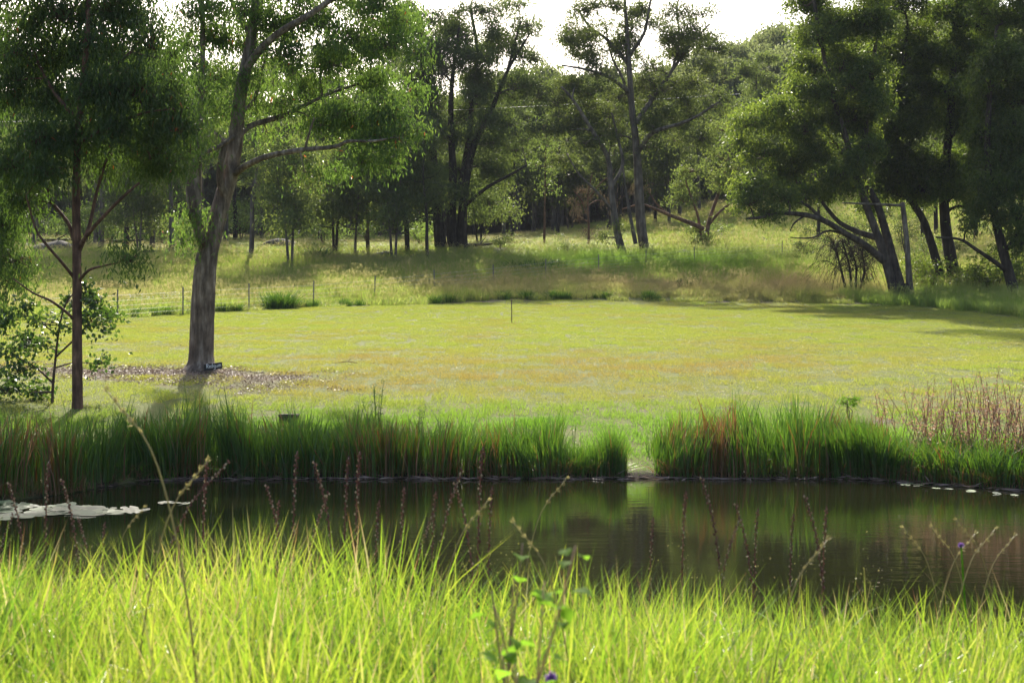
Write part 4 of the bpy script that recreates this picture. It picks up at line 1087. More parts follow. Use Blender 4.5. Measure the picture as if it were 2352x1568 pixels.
def dead_pole():
    x, y, z = ground_hit(2092, 684, 60)
    T = Tree()
    T.stem([(x, y, z - .2), P(2088, 640, y), P(2084, 570, y), P(2078, 510, y), P(2073, 466, y)], np.array([11, 7.5, 6.2, 5.8, 5.4]) * y / F, 10, .05)
    T.stem([P(2074, 472, y), P(2030, 470, y - .2), P(1985, 468, y - .3), P(1935, 466, y - .4)], np.array([3.5, 3, 2.5, 1.5]) * y / F, 7, .02, limb=True)
    T.stem([P(2086, 600, y), P(2074, 560, y + .2), P(2070, 520, y + .3)], np.array([2, 1.6, 1]) * y / F, 5, .02, limb=True)
    T.build('dead_pole_tree', (x, y, z), 'bare dead pole-like trunk with one straight side arm beside the leaning tree', 'dead tree', M['bark_grey'], M['gum'])
    sx, sy, sz = ground_hit(2072, 684, 60)
    b = Buf()
    k = 12; th = np.linspace(0, 6.283, k, endpoint=False)
    rows = [(0, .42), (.25, .34), (.5, .30), (.72, .27)]
    v = []
    for zz, r in rows:
        for t in th:
            rr = r * (1 + .15 * math.sin(3 * t + 1) + .08 * rng.normal())
            v.append((rr * math.cos(t), rr * math.sin(t), zz + (.16 * math.sin(2 * t) + .08 * rng.normal() if zz > .6 else 0)))
    v.append((0, 0, .5))
    q = [(i * k + j, i * k + (j + 1) % k, (i + 1) * k + (j + 1) % k, (i + 1) * k + j) for i in range(3) for j in range(k)]
    b.add(v, tris=[(3 * k + j, 3 * k + (j + 1) % k, 4 * k) for j in range(k)], quads=q)
    root = thing('tree_stump', (sx, sy - .4, sz), 'broken burnt stump between the leaning tree and the dead pole', 'stump')
    link(b.mesh('tree_stump', M['bark_dark']), 'stump_wood', root)
dead_pole()

# ------------------------------------------------------------------ rocks, logs
def rock_mesh():
    b = Buf()
    nu, nv = 12, 7
    u = np.linspace(0, 2 * math.pi, nu, endpoint=False); w = np.linspace(-.35, math.pi / 2, nv)
    ph = rng.uniform(0, 6, 5)
    v = []
    for a in w:
        for t in u:
            r = 1 + .18 * math.sin(2 * t + ph[0]) + .12 * math.sin(3 * t + ph[1] + 2 * a) + .08 * math.sin(5 * t + ph[2] - 3 * a)
            v.append((r * math.cos(a) * math.cos(t), r * math.cos(a) * math.sin(t) * .8, .55 * math.sin(a) * (1 + .15 * math.sin(t + ph[3]))))
    q = [(i * nu + j, i * nu + (j + 1) % nu, (i + 1) * nu + (j + 1) % nu, (i + 1) * nu + j) for i in range(nv - 1) for j in range(nu)]
    b.add(v, quads=q)
    return b.mesh('boulder', M['rock'])
rocks = [rock_mesh() for _ in range(3)]
for i, (px, py, s, lab) in enumerate([(595, 562, .55, 'round grey boulder between trunks right of the redgum'), (640, 566, 1.3, 'flat wide boulder in the grass behind the small forked gum'),
                                      (1575, 588, 1.0, 'pale slab of rock in the green grass before the sprawling tree'), (1600, 586, .55, 'pale small stone beside the rock slab near the sprawling tree'),
                                      (130, 578, 1.8, 'long grey boulder in the shaded wood left of the young gum'), (880, 590, .9, 'half-buried stone at the foot of the bushy young gum'),
                                      (560, 548, 1.3, 'low boulder behind the straight gum by the redgum'), (950, 595, .8, 'low stone in the grass before the massive dark gum')]):
    x, y, z = ground_hit(px, py, 60)
    o = link(rocks[i % 3], 'boulder', None, (x, y, z)); o.scale = (s, s, s * .8); o.rotation_euler = (0, 0, rng.uniform(0, 6))
    tag(o, lab, 'rock')
for px, py, ln, rz, lab in [(110, 560, 5, .1, 'long fallen log lying in the shaded wood left of the young gum'), (275, 563, 4, -.15, 'fallen log in the shaded wood right of the young gum'),
                            (370, 588, 2.6, .25, 'short fallen log at the edge of the wood left of the redgum'), (1090, 572, 3, .3, 'crooked fallen branch at the foot of the massive dark gum')]:
    x, y, z = ground_hit(px, py, 60)
    T = Tree()
    T.stem([(-ln / 2, 0, .12), (-ln / 6, .15, .2), (ln / 6, -.05, .22), (ln / 2, .1, .34)], [.17, .15, .12, .06], 8, .08)
    T.stem([(ln / 8, 0, .22), (ln / 4, .2, .6), (ln / 3, .3, .9)], [.06, .045, .02], 5, .05, limb=True)
    o = T.build('fallen_log', (0, 0, 0), lab, 'log', M['bark_dark'], M['gum'])
    o.location = (x, y, z + .1); o.rotation_euler = (0, 0, rz)

# ------------------------------------------------------------------ fence
def fence():
    px_post = [(270, 722), (420, 728), (572, 712), (720, 702), (860, 696), (998, 684), (1134, 664), (1253, 655), (1375, 647), (1483, 640), (1595, 633), (1796, 606), (1990, 590)]
    top = [None, 674, 667, 657, 648, 641, 633, 623, 616, 610, 602, 571, 556]
    D = np.interp([p[0] for p in px_post], [270, 420, 860, 1253, 1595, 1990], [64.5, 69, 82, 92, 99, 108])
    f = thing('wire_fence', (0, 80, 0), 'thin wire fence on slim steel posts crossing the paddock behind the lawn', 'fence')
    f.location = (0, 0, 0)
    pts = []
    pb = Buf()
    r = .036; hgt = 1.38
    for a in (0.3, 2.4, 4.5):      # star-shaped picket
        c, s = math.cos(a), math.sin(a)
        pb.add([(-s * .006, c * .006, -.3), (s * .006, -c * .006, -.3), (c * r + s * .006, s * r - c * .006, -.3), (c * r - s * .006, s * r + c * .006, -.3),
                (-s * .006, c * .006, hgt), (s * .006, -c * .006, hgt), (c * r + s * .006, s * r - c * .006, hgt), (c * r - s * .006, s * r + c * .006, hgt)],
               quads=[(0, 1, 5, 4), (1, 2, 6, 5), (2, 3, 7, 6), (3, 0, 4, 7), (4, 5, 6, 7)])
    pme = pb.mesh('fence_post', M['steel'], smooth=False)
    for (px, py), d in zip(px_post, D):
        x = (px - 1176) / F * d
        z = float(ground_z(x, d))
        pts.append((x, d, z))
        o = link(pme, 'post', f, (x, d, z)); o.rotation_euler = (rng.normal(0, .02), rng.normal(0, .02), rng.uniform(0, 6))
    pts = np.array(pts)
    ext = np.vstack([2 * pts[0] - pts[1], pts])
    ext[0, 2] = ground_z(ext[0, 0], ext[0, 1])
    for h in (.25, .45, .65, .88, 1.12):
        b = Buf()
        tube(b, ext + [0, 0, h], np.full(len(ext), .0045), 4)
        link(b.mesh('fence_wire', M['wire'], smooth=False), 'wire', f)
fence()

# ------------------------------------------------------------------ power line
pb = Buf()
t = np.linspace(0, 1, 40)
A, B = P(-200, 283, 92), P(1700, 216, 128)
w = A[None] * (1 - t[:, None]) + B[None] * t[:, None]
w[:, 2] -= .5 * np.sin(math.pi * t)
tube(pb, w, np.full(40, .022), 5)
tag(link(pb.mesh('overhead_wire', M['wire']), 'overhead_wire'), 'single overhead wire strung across in front of the wood', 'wire')

# ------------------------------------------------------------------ stake on the lawn, sign, timber block
sx, sy, sz = ground_hit(1175, 742, 20)
st = thing('lawn_stake', (sx, sy, sz), 'thin dark steel stake standing alone in the middle of the lawn', 'stake')
b = Buf()
hgt = 52 / F * sy
tube(b, [(0, 0, -.2), (0.01, 0, hgt * .5), (-.005, 0, hgt)], [.022, .021, .02], 6)
link(b.mesh('lawn_stake', M['rust'], smooth=False), 'post', st)
b = Buf()
tube(b, [(-.03, 0, hgt + .01), (.03, 0, hgt + .01)], [.03, .03], 6)
link(b.mesh('stake_cap', M['rust'], smooth=False), 'cap', st)
b = Buf()
k = 60
bl = np.column_stack([rng.normal(0, .12, k), rng.normal(0, .1, k), np.zeros(k)])
blades(b, bl, rng.uniform(.08, .22, k), .012, rng.normal(0, .06, (k, 2)), rng.random(k))
tag(link(b.mesh('grass_tuft', M['meadow_grass'], smooth=False), 'grass_tuft', None, (sx, sy, sz)), 'small unmown grass tuft round the foot of the lawn stake', 'grass tuft')

def redgum_sign():
    d = BD - .55
    c = P(489, 842, d)
    root = thing('name_sign', c, 'small dark board lettered Redgum leaning at the foot of the redgum trunk', 'sign')
    root.rotation_euler = (R(-8), R(-7), R(4))
    W, H, T = 41 / F * d, 15 / F * d, .03
    b = Buf()
    e = .008
    prof = [(-W / 2, -H / 2), (W / 2, -H / 2 + .01), (W / 2 + .012, H / 2 + .012), (-W / 2 + .006, H / 2)]
    v = [(x, 0, z) for x, z in prof] + [(x * (1 - e), -.004, z * (1 - 3 * e)) for x, z in prof] + [(x, T, z) for x, z in prof]
    q = [(0, 1, 5, 4), (1, 2, 6, 5), (2, 3, 7, 6), (3, 0, 4, 7), (4, 5, 6, 7), (1, 0, 8, 9), (2, 1, 9, 10), (3, 2, 10, 11), (0, 3, 11, 8), (9, 8, 11, 10)]
    b.add(v, quads=q)
    board = link(b.mesh('name_sign_board', M['sign'], smooth=False), 'board', root)
    arc = lambda cx, cz, rx, rz, a0, a1, n=9: [(cx + rx * math.cos(R(a)), cz + rz * math.sin(R(a))) for a in np.linspace(a0, a1, n)]
    S = []      # strokes on a unit height line
    S.append([(0, 0), (.03, .9)]); S.append([(.03, .88)] + arc(.12, .68, .26, .21, 90, -90) + [(.05, .46), (.40, 0)])
    S.append([(.58, .28), (.84, .32)] + arc(.70, .28, .16, .27, 20, 320))
    S.append(arc(1.12, .26, .17, .26, 40, 330)); S.append([(1.30, .95), (1.28, .02)])
    S.append(arc(1.66, .28, .17, .25, 50, 330)); S.append([(1.84, .52), (1.82, -.2)] + arc(1.66, -.24, .16, .16, 0, -150))
    S.append([(2.06, .52), (2.06, .15)] + arc(2.20, .16, .14, .15, 180, 340) + [(2.36, .5), (2.37, 0)])
    S.append([(2.58, .5), (2.58, 0)]); S.append([(2.58, .36)] + arc(2.70, .36, .11, .15, 160, 10) + [(2.82, 0)]); S.append([(2.82, .36)] + arc(2.94, .36, .11, .15, 160, 10) + [(3.06, 0)])
    sc = W * .78 / 3.06
    b = Buf()
    for s in S:
        p = np.array([(x * sc - W * .34, -.008, z * sc - H * .14) for x, z in s])
        tube(b, p, np.full(len(p), .0075), 5)
    o = link(b.mesh('name_sign_lettering', M['paint']), 'lettering', board)
    o['kind'] = 'stuff'
redgum_sign()

def timber_block():
    x, y, z = ground_hit(664, 966, 20)
    root = thing('timber_block', (x, y, z), 'dark weathered timber block sitting on the grass just behind the reeds', 'block')
    W, D_, H = 40 / F * y, .3, .13
    b = Buf()
    def box(cx, cy, cz, w, d, h, e=.015):
        v = []
        for zz, in_ in ((-h / 2, 0), (h / 2 - e, 0), (h / 2, e)):
            for sx_, sy_ in ((-1, -1), (1, -1), (1, 1), (-1, 1)):
                v.append((cx + sx_ * (w / 2 - in_) + rng.normal(0, .004), cy + sy_ * (d / 2 - in_) + rng.normal(0, .004), cz + zz + rng.normal(0, .003)))
        q = [(i * 4 + j, i * 4 + (j + 1) % 4, (i + 1) * 4 + (j + 1) % 4, (i + 1) * 4 + j) for i in range(2) for j in range(4)] + [(8, 9, 10, 11)]
        b.add(v, quads=q)
    box(0, 0, H / 2 - .03, W, D_, H)
    link(b.mesh('timber_block', M['timber'], smooth=False), 'sleeper', root)
    b = Buf()
    box(0, 0, H - .01, W * 1.06, D_ * 1.1, .05)
    link(b.mesh('timber_cap', M['timber'], smooth=False), 'top_plank', root)
timber_block()

# ------------------------------------------------------------------ reeds on the far shore
def reed_bed(name, x0, x1, depth, n, h, label, density=None, dead=.14, tint_fn=None, inner=.1, lean=.13, w=.021, hfun=None):
    x = rng.uniform(x0, x1, int(n * 2.4))
    x = x[rng.random(len(x)) < .35 + 1.1 * sstep(.25, .7, vnoise(x, 0 * x, .38, 54))]
    if density is not None:
        x = x[rng.random(len(x)) < density(x)]
    x = x[:n]; m = len(x)
    y = shore(x) - inner + depth * rng.random(m) ** 1.15
    z = ground_z(x, y)
    hh = h * rng.normal(1, .17, m) * (1 if hfun is None else hfun(x)) * (.70 + .55 * vnoise(x, y, .55, 51))
    hh = np.maximum(hh - np.maximum(z, 0) * .9, .25)
    base = np.column_stack([x, y, np.maximum(z, -.35)])
    tt = rng.uniform(0, .75, m)
    patch = vnoise(x, y, .8, 52)
    dd = rng.random(m) < dead * (.3 + 2.2 * sstep(.5, .8, patch))
    tt = np.where(dd, rng.uniform(.82, 1, m), tt)
    if tint_fn is not None:
        tt = tint_fn(x, y, tt)
    b = Buf()
    ln = rng.normal(0, lean, (m, 2)) * hh[:, None]
    ln[:, 0] += (vnoise(x, y, .5, 53) - .5) * .45 * hh
    blades(b, base, hh, w * rng.uniform(.4, 1.4, m), ln, tt, segs=3, curl=.15)
    k = int(m * .16)      # fallen, bent stalks near the water
    xb = rng.uniform(x0, x1, k); yb = shore(xb) - inner + rng.random(k) * .4
    bb = np.column_stack([xb, yb, np.full(k, .02)])
    blades(b, bb, rng.uniform(.1, .5, k), .012, rng.normal(0, .35, (k, 2)), rng.uniform(.85, 1, k), segs=3, curl=.8)
    return tag(link(b.mesh(name, M['reed'], smooth=False), name), label, 'reeds', kind='stuff')
reed_bed('reed_bed', -7.0, .95, 1.7, 6500, 1.08, 'tall dark green reed bed lining the far shore from the left to the grassy gap', hfun=lambda x: .76 + .24 * (1 - sstep(-6, 1, x)), density=lambda x: 1 - .25 * sstep(-.5, .9, x))
reed_bed('reed_bed', -12.5, -6.7, 2.2, 4200, 1.15, 'reed bed jutting forward beside the lily pads at the left', dead=.2, lean=.12)
reed_bed('rush_clump', .9, 2.1, .9, 1100, .62, 'short bushy rush clump ending the reeds at the grassy gap', lean=.16, dead=.08, w=.014, hfun=lambda x: .80 + .45 * np.exp(-((x - 1.88) / .2) ** 2), density=lambda x: .75 + .25 * (x > 1.6))
reed_bed('reed_bed', 2.6, 7.1, 1.9, 4600, 1.05, 'tall reed clump right of the grassy gap with a brown dead patch', dead=.14, hfun=lambda x: .62 + .42 * sstep(2.5, 3.7, x) - .28 * sstep(5.7, 7.1, x),
         density=lambda x: .35 + .65 * sstep(2.6, 3.4, x), tint_fn=lambda x, y, t: np.where((rng.random(len(x)) < .55 * np.exp(-((x - 3.9) / .42) ** 2)), rng.uniform(.86, 1, len(x)), t))
reed_bed('shore_grass', 6.6, 12.5, 2.2, 5000, .68, 'lush green shore grass on the right bank below the reddish weeds', dead=.05, lean=.28, w=.022)

# reddish weeds above the right bank
def red_weeds():
    b = Buf()
    m = 430
    x = rng.uniform(7.0, 12.5, m); x = x[rng.random(m) < sstep(6.8, 8.4, x) * .85 + .12]; m = len(x)
    y = shore(x) + rng.uniform(.9, 3.4, m)
    z = ground_z(x, y)
    h = rng.uniform(.75, 1.35, m) * (.75 + .3 * sstep(7, 9, x))
    A = np.column_stack([x, y, z]); B = A + np.column_stack([rng.normal(0, .18, m), rng.normal(0, .15, m), h])
    twigs(b, A, B, .009, .005, bow=0, tint=rng.random(m).repeat(9)[:m * 9] if False else .4)
    k = 26
    f = rng.uniform(.3, 1, (m, k))
    C = (A[:, None] * (1 - f[..., None]) + B[:, None] * f[..., None]).reshape(-1, 3)
    C += rng.normal(0, .035, C.shape)
    leaf_faces(b, C, unit(rng.normal(0, 1, C.shape) + [0, 0, .5]), rng.uniform(.03, .075, len(C)), .022, rng.random(len(C)))
    tag(link(b.mesh('red_weeds', M['weed_red'], smooth=False), 'red_weeds'), 'thicket of reddish-brown seeding weeds on the right bank', 'weeds', kind='stuff')
red_weeds()

# single plants standing over the reeds
def tall_weed(px, py_top, d, spread, label, n=9, mat='reed', leafL=.05, leafs=40):
    x = (px - 1176) / F * d; z = float(ground_z(x, d)); top = HC - (py_top - 784) / F * d
    root = thing('tall_weed', (x, d, z), label, 'weed')
    s, l = Buf(), Buf()
    for i in range(n):
        h = (top - z) * rng.uniform(.6, 1)
        dx, dy = rng.normal(0, spread, 2)
        pr = spline([(dx * .2, dy * .2, 0), (dx * .5, dy * .5, h * .5), (dx, dy, h)], 4)
        tube(s, pr, np.linspace(.010, .004, len(pr)), 4)
        f = rng.integers(2, len(pr), leafs)
        C = pr[f] + rng.normal(0, .03, (leafs, 3))
        leaf_faces(l, C, unit(rng.normal(0, 1, (leafs, 3)) + [0, 0, .6]), leafL * rng.uniform(.6, 1.3, leafs), .016, rng.uniform(0, .7, leafs))
    link(s.mesh('tall_weed_stems', M[mat]), 'stems', root)['kind'] = 'stuff'
    link(l.mesh('tall_weed_leaves', M[mat], smooth=False), 'leaves', root)['kind'] = 'stuff'
tall_weed(866, 872, 28.0, .12, 'tall feathery weed sticking up above the middle of the long reed bed', 9)
tall_weed(960, 925, 28.0, .10, 'shorter feathery weed above the reed bed, right of the tall feathery weed', 5)
tall_weed(1318, 950, 27.6, .03, 'single thin grass stem above the reeds near the grassy gap', 2, leafs=14)
x, d, z = ground_hit(1950, 968, 20)
T = Tree()
for i in range(4):
    T.stem([(0, 0, -.05), (rng.normal(0, .06), rng.normal(0, .06), .25), (rng.normal(0, .15), rng.normal(0, .12), .5)], [.012, .01, .006], 5, 0, n=2)
for c in [(-.1, 0, .42), (.1, .05, .38), (.0, -.05, .52), (.14, 0, .5)]:
    T.clump(c, (.16, .14, .1), 260, 22, .06, .022, droop=.2, sig=.05)
o = T.build('round_bush', (0, 0, 0), 'small rounded blue-green bush standing behind the right reed clump', 'bush', M['twig'], M['green_weed'])
o.location = (x, d, z); o.scale = (.9, .9, .9)

# ------------------------------------------------------------------ grass tussocks along the mown edge
tprot = []
for v in range(3):
    b = Buf(); k = 190
    base = np.column_stack([rng.normal(0, .16, k), rng.normal(0, .14, k), np.full(k, -.02)])
    hh = rng.uniform(.3, .75, k)
    blades(b, base, hh, .02, base[:, :2] * 1.1 + rng.normal(0, .1, (k, 2)), rng.uniform(0, .7, k), segs=3, curl=.3)
    tprot.append(b.mesh('grass_tussock', M['reed'], smooth=False))
k = 0
tpx = sorted(list(rng.uniform(230, 1560, 29)) + [640, 650, 628, 385, 430, 720, 1490, 1510])
for ti, px in enumerate(tpx):
    X_ = (px - 1176) / F * 78
    yy = 78.0
    for _ in range(6):
        yy = float(lawn_edge((px - 1176) / F * yy)) + rng.uniform(.3, 1.0)
    xx = (px - 1176) / F * yy
    o = link(tprot[k % 3], 'grass_tussock', None, (xx, yy, float(ground_z(xx, yy))))
    s = rng.uniform(.4, 1.05) * (1.6 if 600 < px < 660 else 1)
    o.scale = (s * 1.2, s * 1.2, s); o.rotation_euler = (0, 0, rng.uniform(0, 6.28))
    tag(o, 'dark green grass tussock along the far lawn edge, %s from the left' % ordinal(ti), 'tussock', 'tussocks along the mown edge')
    k += 1
for px, py, s, lab in [(1235, 628, 2.1, 'long dark sedge mound in the paddock below the withered tree'), (1200, 626, 1.9, 'dark sedge mound at the left end of the sedge below the rise'), (1285, 622, 1.6, 'dark sedge mound right of the long sedge mound'),
                       (725, 595, 1.9, 'dark tussock in the shade left of the twin-stemmed gum'), (300, 598, 1.2, 'tussock in the shade below the wood left of the redgum')]:
    x, y, z = ground_hit(px, py, 60)
    o = link(tprot[k % 3], 'sedge_mound', None, (x, y, z)); o.scale = (s * 1.5, s * 1.3, s * .8); k += 1
    tag(o, lab, 'sedge')

# white flowering plants in the paddock
for px, py, w, lab in [(318, 708, 60, 'white-flowered clump in the paddock right of the broad-leaved sapling'), (392, 704, 44, 'white-flowered clump with an orange bloom nearer the redgum')]:
    x, y, z = ground_hit(px, py, 55)
    root = thing('white_flowers', (x, y, z), lab, 'flowers')
    m = 34; W = w / F * y
    C = np.column_stack([rng.uniform(-W / 2, W / 2, m), rng.uniform(-.3, .3, m), rng.uniform(.35, .75, m)])
    b = Buf(); leaf_faces(b, np.repeat(C, 4, 0), unit(rng.normal(0, 1, (m * 4, 3)) + [0, 0, .3]), .09, .035, rng.random(m * 4))
    link(b.mesh('white_flower_heads', M['flower_white'], smooth=False), 'blooms', root)['kind'] = 'stuff'
    b = Buf(); twigs(b, C * [1, 1, 0], C, .008, .005, bow=0, tint=.4)
    link(b.mesh('white_flower_stems', M['meadow_grass']), 'stems', root)['kind'] = 'stuff'

# ------------------------------------------------------------------ leaf litter
def litter():
    b = Buf()
    m = 17000
    x = rng.uniform(BX - 6.5, BX + 4.5, m); y = rng.uniform(BD - 4.2, BD + 1.8, m)
    k = rng.random(m) < litter_mask(x, y) ** .8
    x, y = x[k], y[k]
    m2 = 900
    x2 = rng.uniform(-14, 16, m2); y2 = rng.uniform(30, 55, m2)
    k2 = rng.random(m2) < np.exp(-((y2 - 38) / 8) ** 2) * (.25 + .75 * vnoise(x2, y2, 3, 61))
    x, y = np.concatenate([x, x2[k2]]), np.concatenate([y, y2[k2]])
    n = len(x)
    C = np.column_stack([x, y, ground_z(x, y) + rng.uniform(.015, .05, n)])
    axd = rng.normal(0, 1, (n, 3)); axd[:, 2] *= .25
    leaf_faces(b, C, unit(axd), rng.uniform(.04, .10, n), rng.uniform(.014, .032, n), rng.random(n))
    tag(link(b.mesh('leaf_litter', M['litter'], smooth=False), 'leaf_litter'), 'fallen pinkish-brown gum leaves scattered round the redgum and over the lawn', 'leaf litter', kind='stuff')
litter()
T = Tree()
T.stem([(-.5, 0, .05), (0, .05, .12), (.5, -.05, .08), (.9, .05, .06)], [.018, .022, .016, .008], 5, .05)
T.stem([(0, .05, .12), (-.3, .3, .25), (-.5, .45, .3)], [.014, .01, .005], 4, .05, limb=True)
o = T.build('fallen_stick', (0, 0, 0), 'fallen stick lying on the lawn right of the redgum', 'stick', M['bark_tan'], M['gum'])
o.location = ground_hit(800, 836, 20); o.scale = (.6, .6, .6); o.rotation_euler = (0, 0, 2.7)

# ------------------------------------------------------------------ lily pads
pads = []
for v in range(3):
    b = Buf(); k = 16
    th = np.linspace(.25, 2 * math.pi - .25, k)
    rr = 1 + .04 * rng.normal(0, 1, k)
    v_ = [(0, 0, .004)] + [(math.cos(t) * r, math.sin(t) * r, .012 + .03 * rng.random()) for t, r in zip(th, rr)]
    b.add(v_, tris=[(0, i, i + 1) for i in range(1, k)], tint=rng.random())
    pads.append(b.mesh('lily_pad', M['pad'], smooth=False))
pi_ = 0
def pad(x, y, s, label, group):
    global pi_
    o = link(pads[pi_ % 3], 'lily_pad', None, (x, y, .004 + .0015 * (pi_ % 9))); pi_ += 1
    o.scale = (s, s, s); o.rotation_mode = 'ZYX'; o.rotation_euler = (rng.normal(.08, .07), rng.normal(0, .06), rng.uniform(0, 6.28))
    tag(o, label, 'lily pad', group)
cnt = 0
while cnt < 250:
    x = rng.uniform(-10.5, -5.3); y = rng.uniform(19.2, 22.3)
    lo = np.interp(x, [-10.5, -8, -6.2, -5.3], [19.3, 19.7, 20.4, 20.9]); hi = np.interp(x, [-10.5, -8, -6.5, -5.3], [21.9, 21.9, 21.6, 21.1])
    if lo < y < hi:
        pad(x, y, rng.uniform(.10, .19), 'floating lily pad in the mass of pads along the left bank', 'lily pads by the left bank'); cnt += 1
for px, py in [(384, 1156), (398, 1157), (420, 1157)]:
    d = HC * F / (py - 784); pad((px - 1176) / F * d, d, .15, 'lily pad adrift just beyond the tip of the pad mass', 'pads adrift off the pad mass')
for px, py in [(1270, 1097), (1300, 1096), (1330, 1097), (1352, 1097), (1285, 1099)]:
    d = HC * F / (py - 784); pad((px - 1176) / F * d, d, .16, 'floating pad against the shore left of the grassy gap', 'pads by the gap')
for px, py in [(2080, 1115), (2105, 1118), (2130, 1119), (2150, 1121), (2180, 1123), (2230, 1128), (2110, 1114), (2290, 1134), (2330, 1138), (2090, 1112)]:
    d = HC * F / (py - 784); pad((px - 1176) / F * d, d, rng.uniform(.06, .11), 'floating pad along the right bank below the shore grass', 'pads by the right bank')

# floating straw and twigs along the far water edge
b = Buf(); m = 700
x = rng.uniform(-7, 10.5, m); y = shore(x) - rng.uniform(.0, .35, m)
C = np.column_stack([x, y, np.full(m, .012) + rng.uniform(0, .02, m)])
ax_ = rng.normal(0, 1, (m, 3)); ax_[:, 2] *= .08; ax_[:, 1] *= .4
leaf_faces(b, C, unit(ax_), rng.uniform(.08, .4, m), rng.uniform(.01, .03, m), rng.random(m), fold=.05)
tag(link(b.mesh('floating_debris', M['litter'], smooth=False), 'floating_debris'), 'broken straw and twigs floating along the far water edge', 'debris', kind='stuff')

# ------------------------------------------------------------------ near bank: tall lime grass
def bank_grass():
    b = Buf()
    m = 70000
    y = 1.2 + 6.0 * rng.random(m) ** .9
    x = rng.uniform(-.44, .44, m) * (y + .7)
    # gathered into loose tufts
    tx = np.round(x / .16 + rng.normal(0, .12, m)) * .16; ty = np.round(y / .16) * .16
    pull = rng.random(m) < .6
    x = np.where(pull, x * .45 + (tx + .07 * np.sin(ty * 37)) * .55, x); y = np.where(pull, y * .5 + ty * .5, y)
    z = ground_z(x, y)
    px = 1176 + x / y * F
    h = .72 + .24 * (vnoise(x, y, .35, 71) - .5) + .22 * (vnoise(x, y, 1.1, 72) - .5)
    h = h + .12 * np.exp(-((px - 590) / 110) ** 2) * sstep(3.6, 4.4, y) - .06 * sstep(1300, 2300, px)
    h = h * rng.uniform(.45, 1.15, m)
    h = np.where(y > 5.2, h * (1 - .35 * sstep(5.2, 7, y)), h)
    g = vnoise(x, y, .45, 73)
    tt = np.clip(rng.normal(.10 + .44 * g, .18, m), 0, .74)
    dead = rng.random(m) < .045 + .12 * sstep(.55, .8, vnoise(x, y, .6, 74))
    tt = np.where(dead, rng.uniform(.80, .87, m), tt)
    h = np.where((np.abs(px - 1290) < 135) & (y < 2.35), np.minimum(h, .40), h)
    tallb = rng.random(m) < .035
    h = np.where(tallb, h * 1.05, h)
    ln = np.column_stack([rng.normal(.02, .15, m), rng.normal(0, .15, m)]) * np.where(tallb, .6, 1)[:, None]
    blades(b, np.column_stack([x, y, z - .02]), h, np.where(tallb, rng.uniform(.007, .011, m), rng.uniform(.003, .0088, m)), ln, tt, segs=4, curl=.35, tip=.14)
    k = 6000      # bent-over and broken blades
    y = 1.6 + 4.4 * rng.random(k); x = rng.uniform(-.42, .42, k) * (y + .6)
    hh = rng.uniform(.4, .78, k)
    blades(b, np.column_stack([x, y, ground_z(x, y)]), hh, rng.uniform(.003, .009, k), rng.normal(0, .36, (k, 2)), np.where(rng.random(k) < .45, rng.uniform(.80, .91, k), rng.uniform(.2, .7, k)), segs=6, curl=1.7)
    k = 16000     # low growth that closes the ground
    y = 1.0 + 6.5 * rng.random(k); x = rng.uniform(-.45, .45, k) * (y + .8)
    blades(b, np.column_stack([x, y, ground_z(x, y) - .02]), rng.uniform(.2, .5, k), rng.uniform(.006, .012, k), rng.normal(0, .12, (k, 2)), rng.uniform(0, .5, k), segs=2, curl=.3)
    # wispy pale panicles woven through the grass
    k = 120
    y = 2.0 + 3.8 * rng.random(k); x = rng.uniform(-.40, .40, k) * (y + .3)
    gz = ground_z(x, y); hh = rng.uniform(.45, .72, k)
    A = np.column_stack([x, y, gz]); B = A + np.column_stack([rng.normal(0, .12, k), rng.normal(0, .1, k), hh])
    twigs(b, A, B, .0016, .0010, bow=.02, tint=.86)
    f = 22
    C = np.repeat(B, f, 0) + rng.normal(0, 1, (k * f, 3)) * np.array([.035, .035, .05])
    leaf_faces(b, C, unit(rng.normal(0, 1, C.shape)), rng.uniform(.003, .009, len(C)), .0022, rng.uniform(.8, .92, len(C)))
    tag(link(b.mesh('bank_grass', M['fg_grass'], smooth=True), 'bank_grass'), 'tall backlit lime-green grass covering the near bank', 'grass', kind='stuff')
bank_grass()
def near_rushes():
    b = Buf(); m = 1500
    x = rng.uniform(-3.4, 3.4, m); y = rng.uniform(6.6, 8.3, m)
    w_ = .25 + np.exp(-((x - .3) / .55) ** 2)
    k = rng.random(m) < w_; x, y = x[k], y[k]; m = len(x)
    h = rng.uniform(.45, .95, m)
    blades(b, np.column_stack([x, y, np.maximum(ground_z(x, y), -.1)]), h, .008, rng.normal(0, .1, (m, 2)), np.clip(rng.random(m) * .5 + .5 * (rng.random(m) < .6), 0, 1), segs=3, curl=.2)
    tag(link(b.mesh('near_rushes', M['reed'], smooth=False), 'near_rushes'), 'dark reddish rushes at the near water edge behind the lime grass', 'rushes', kind='stuff')
near_rushes()

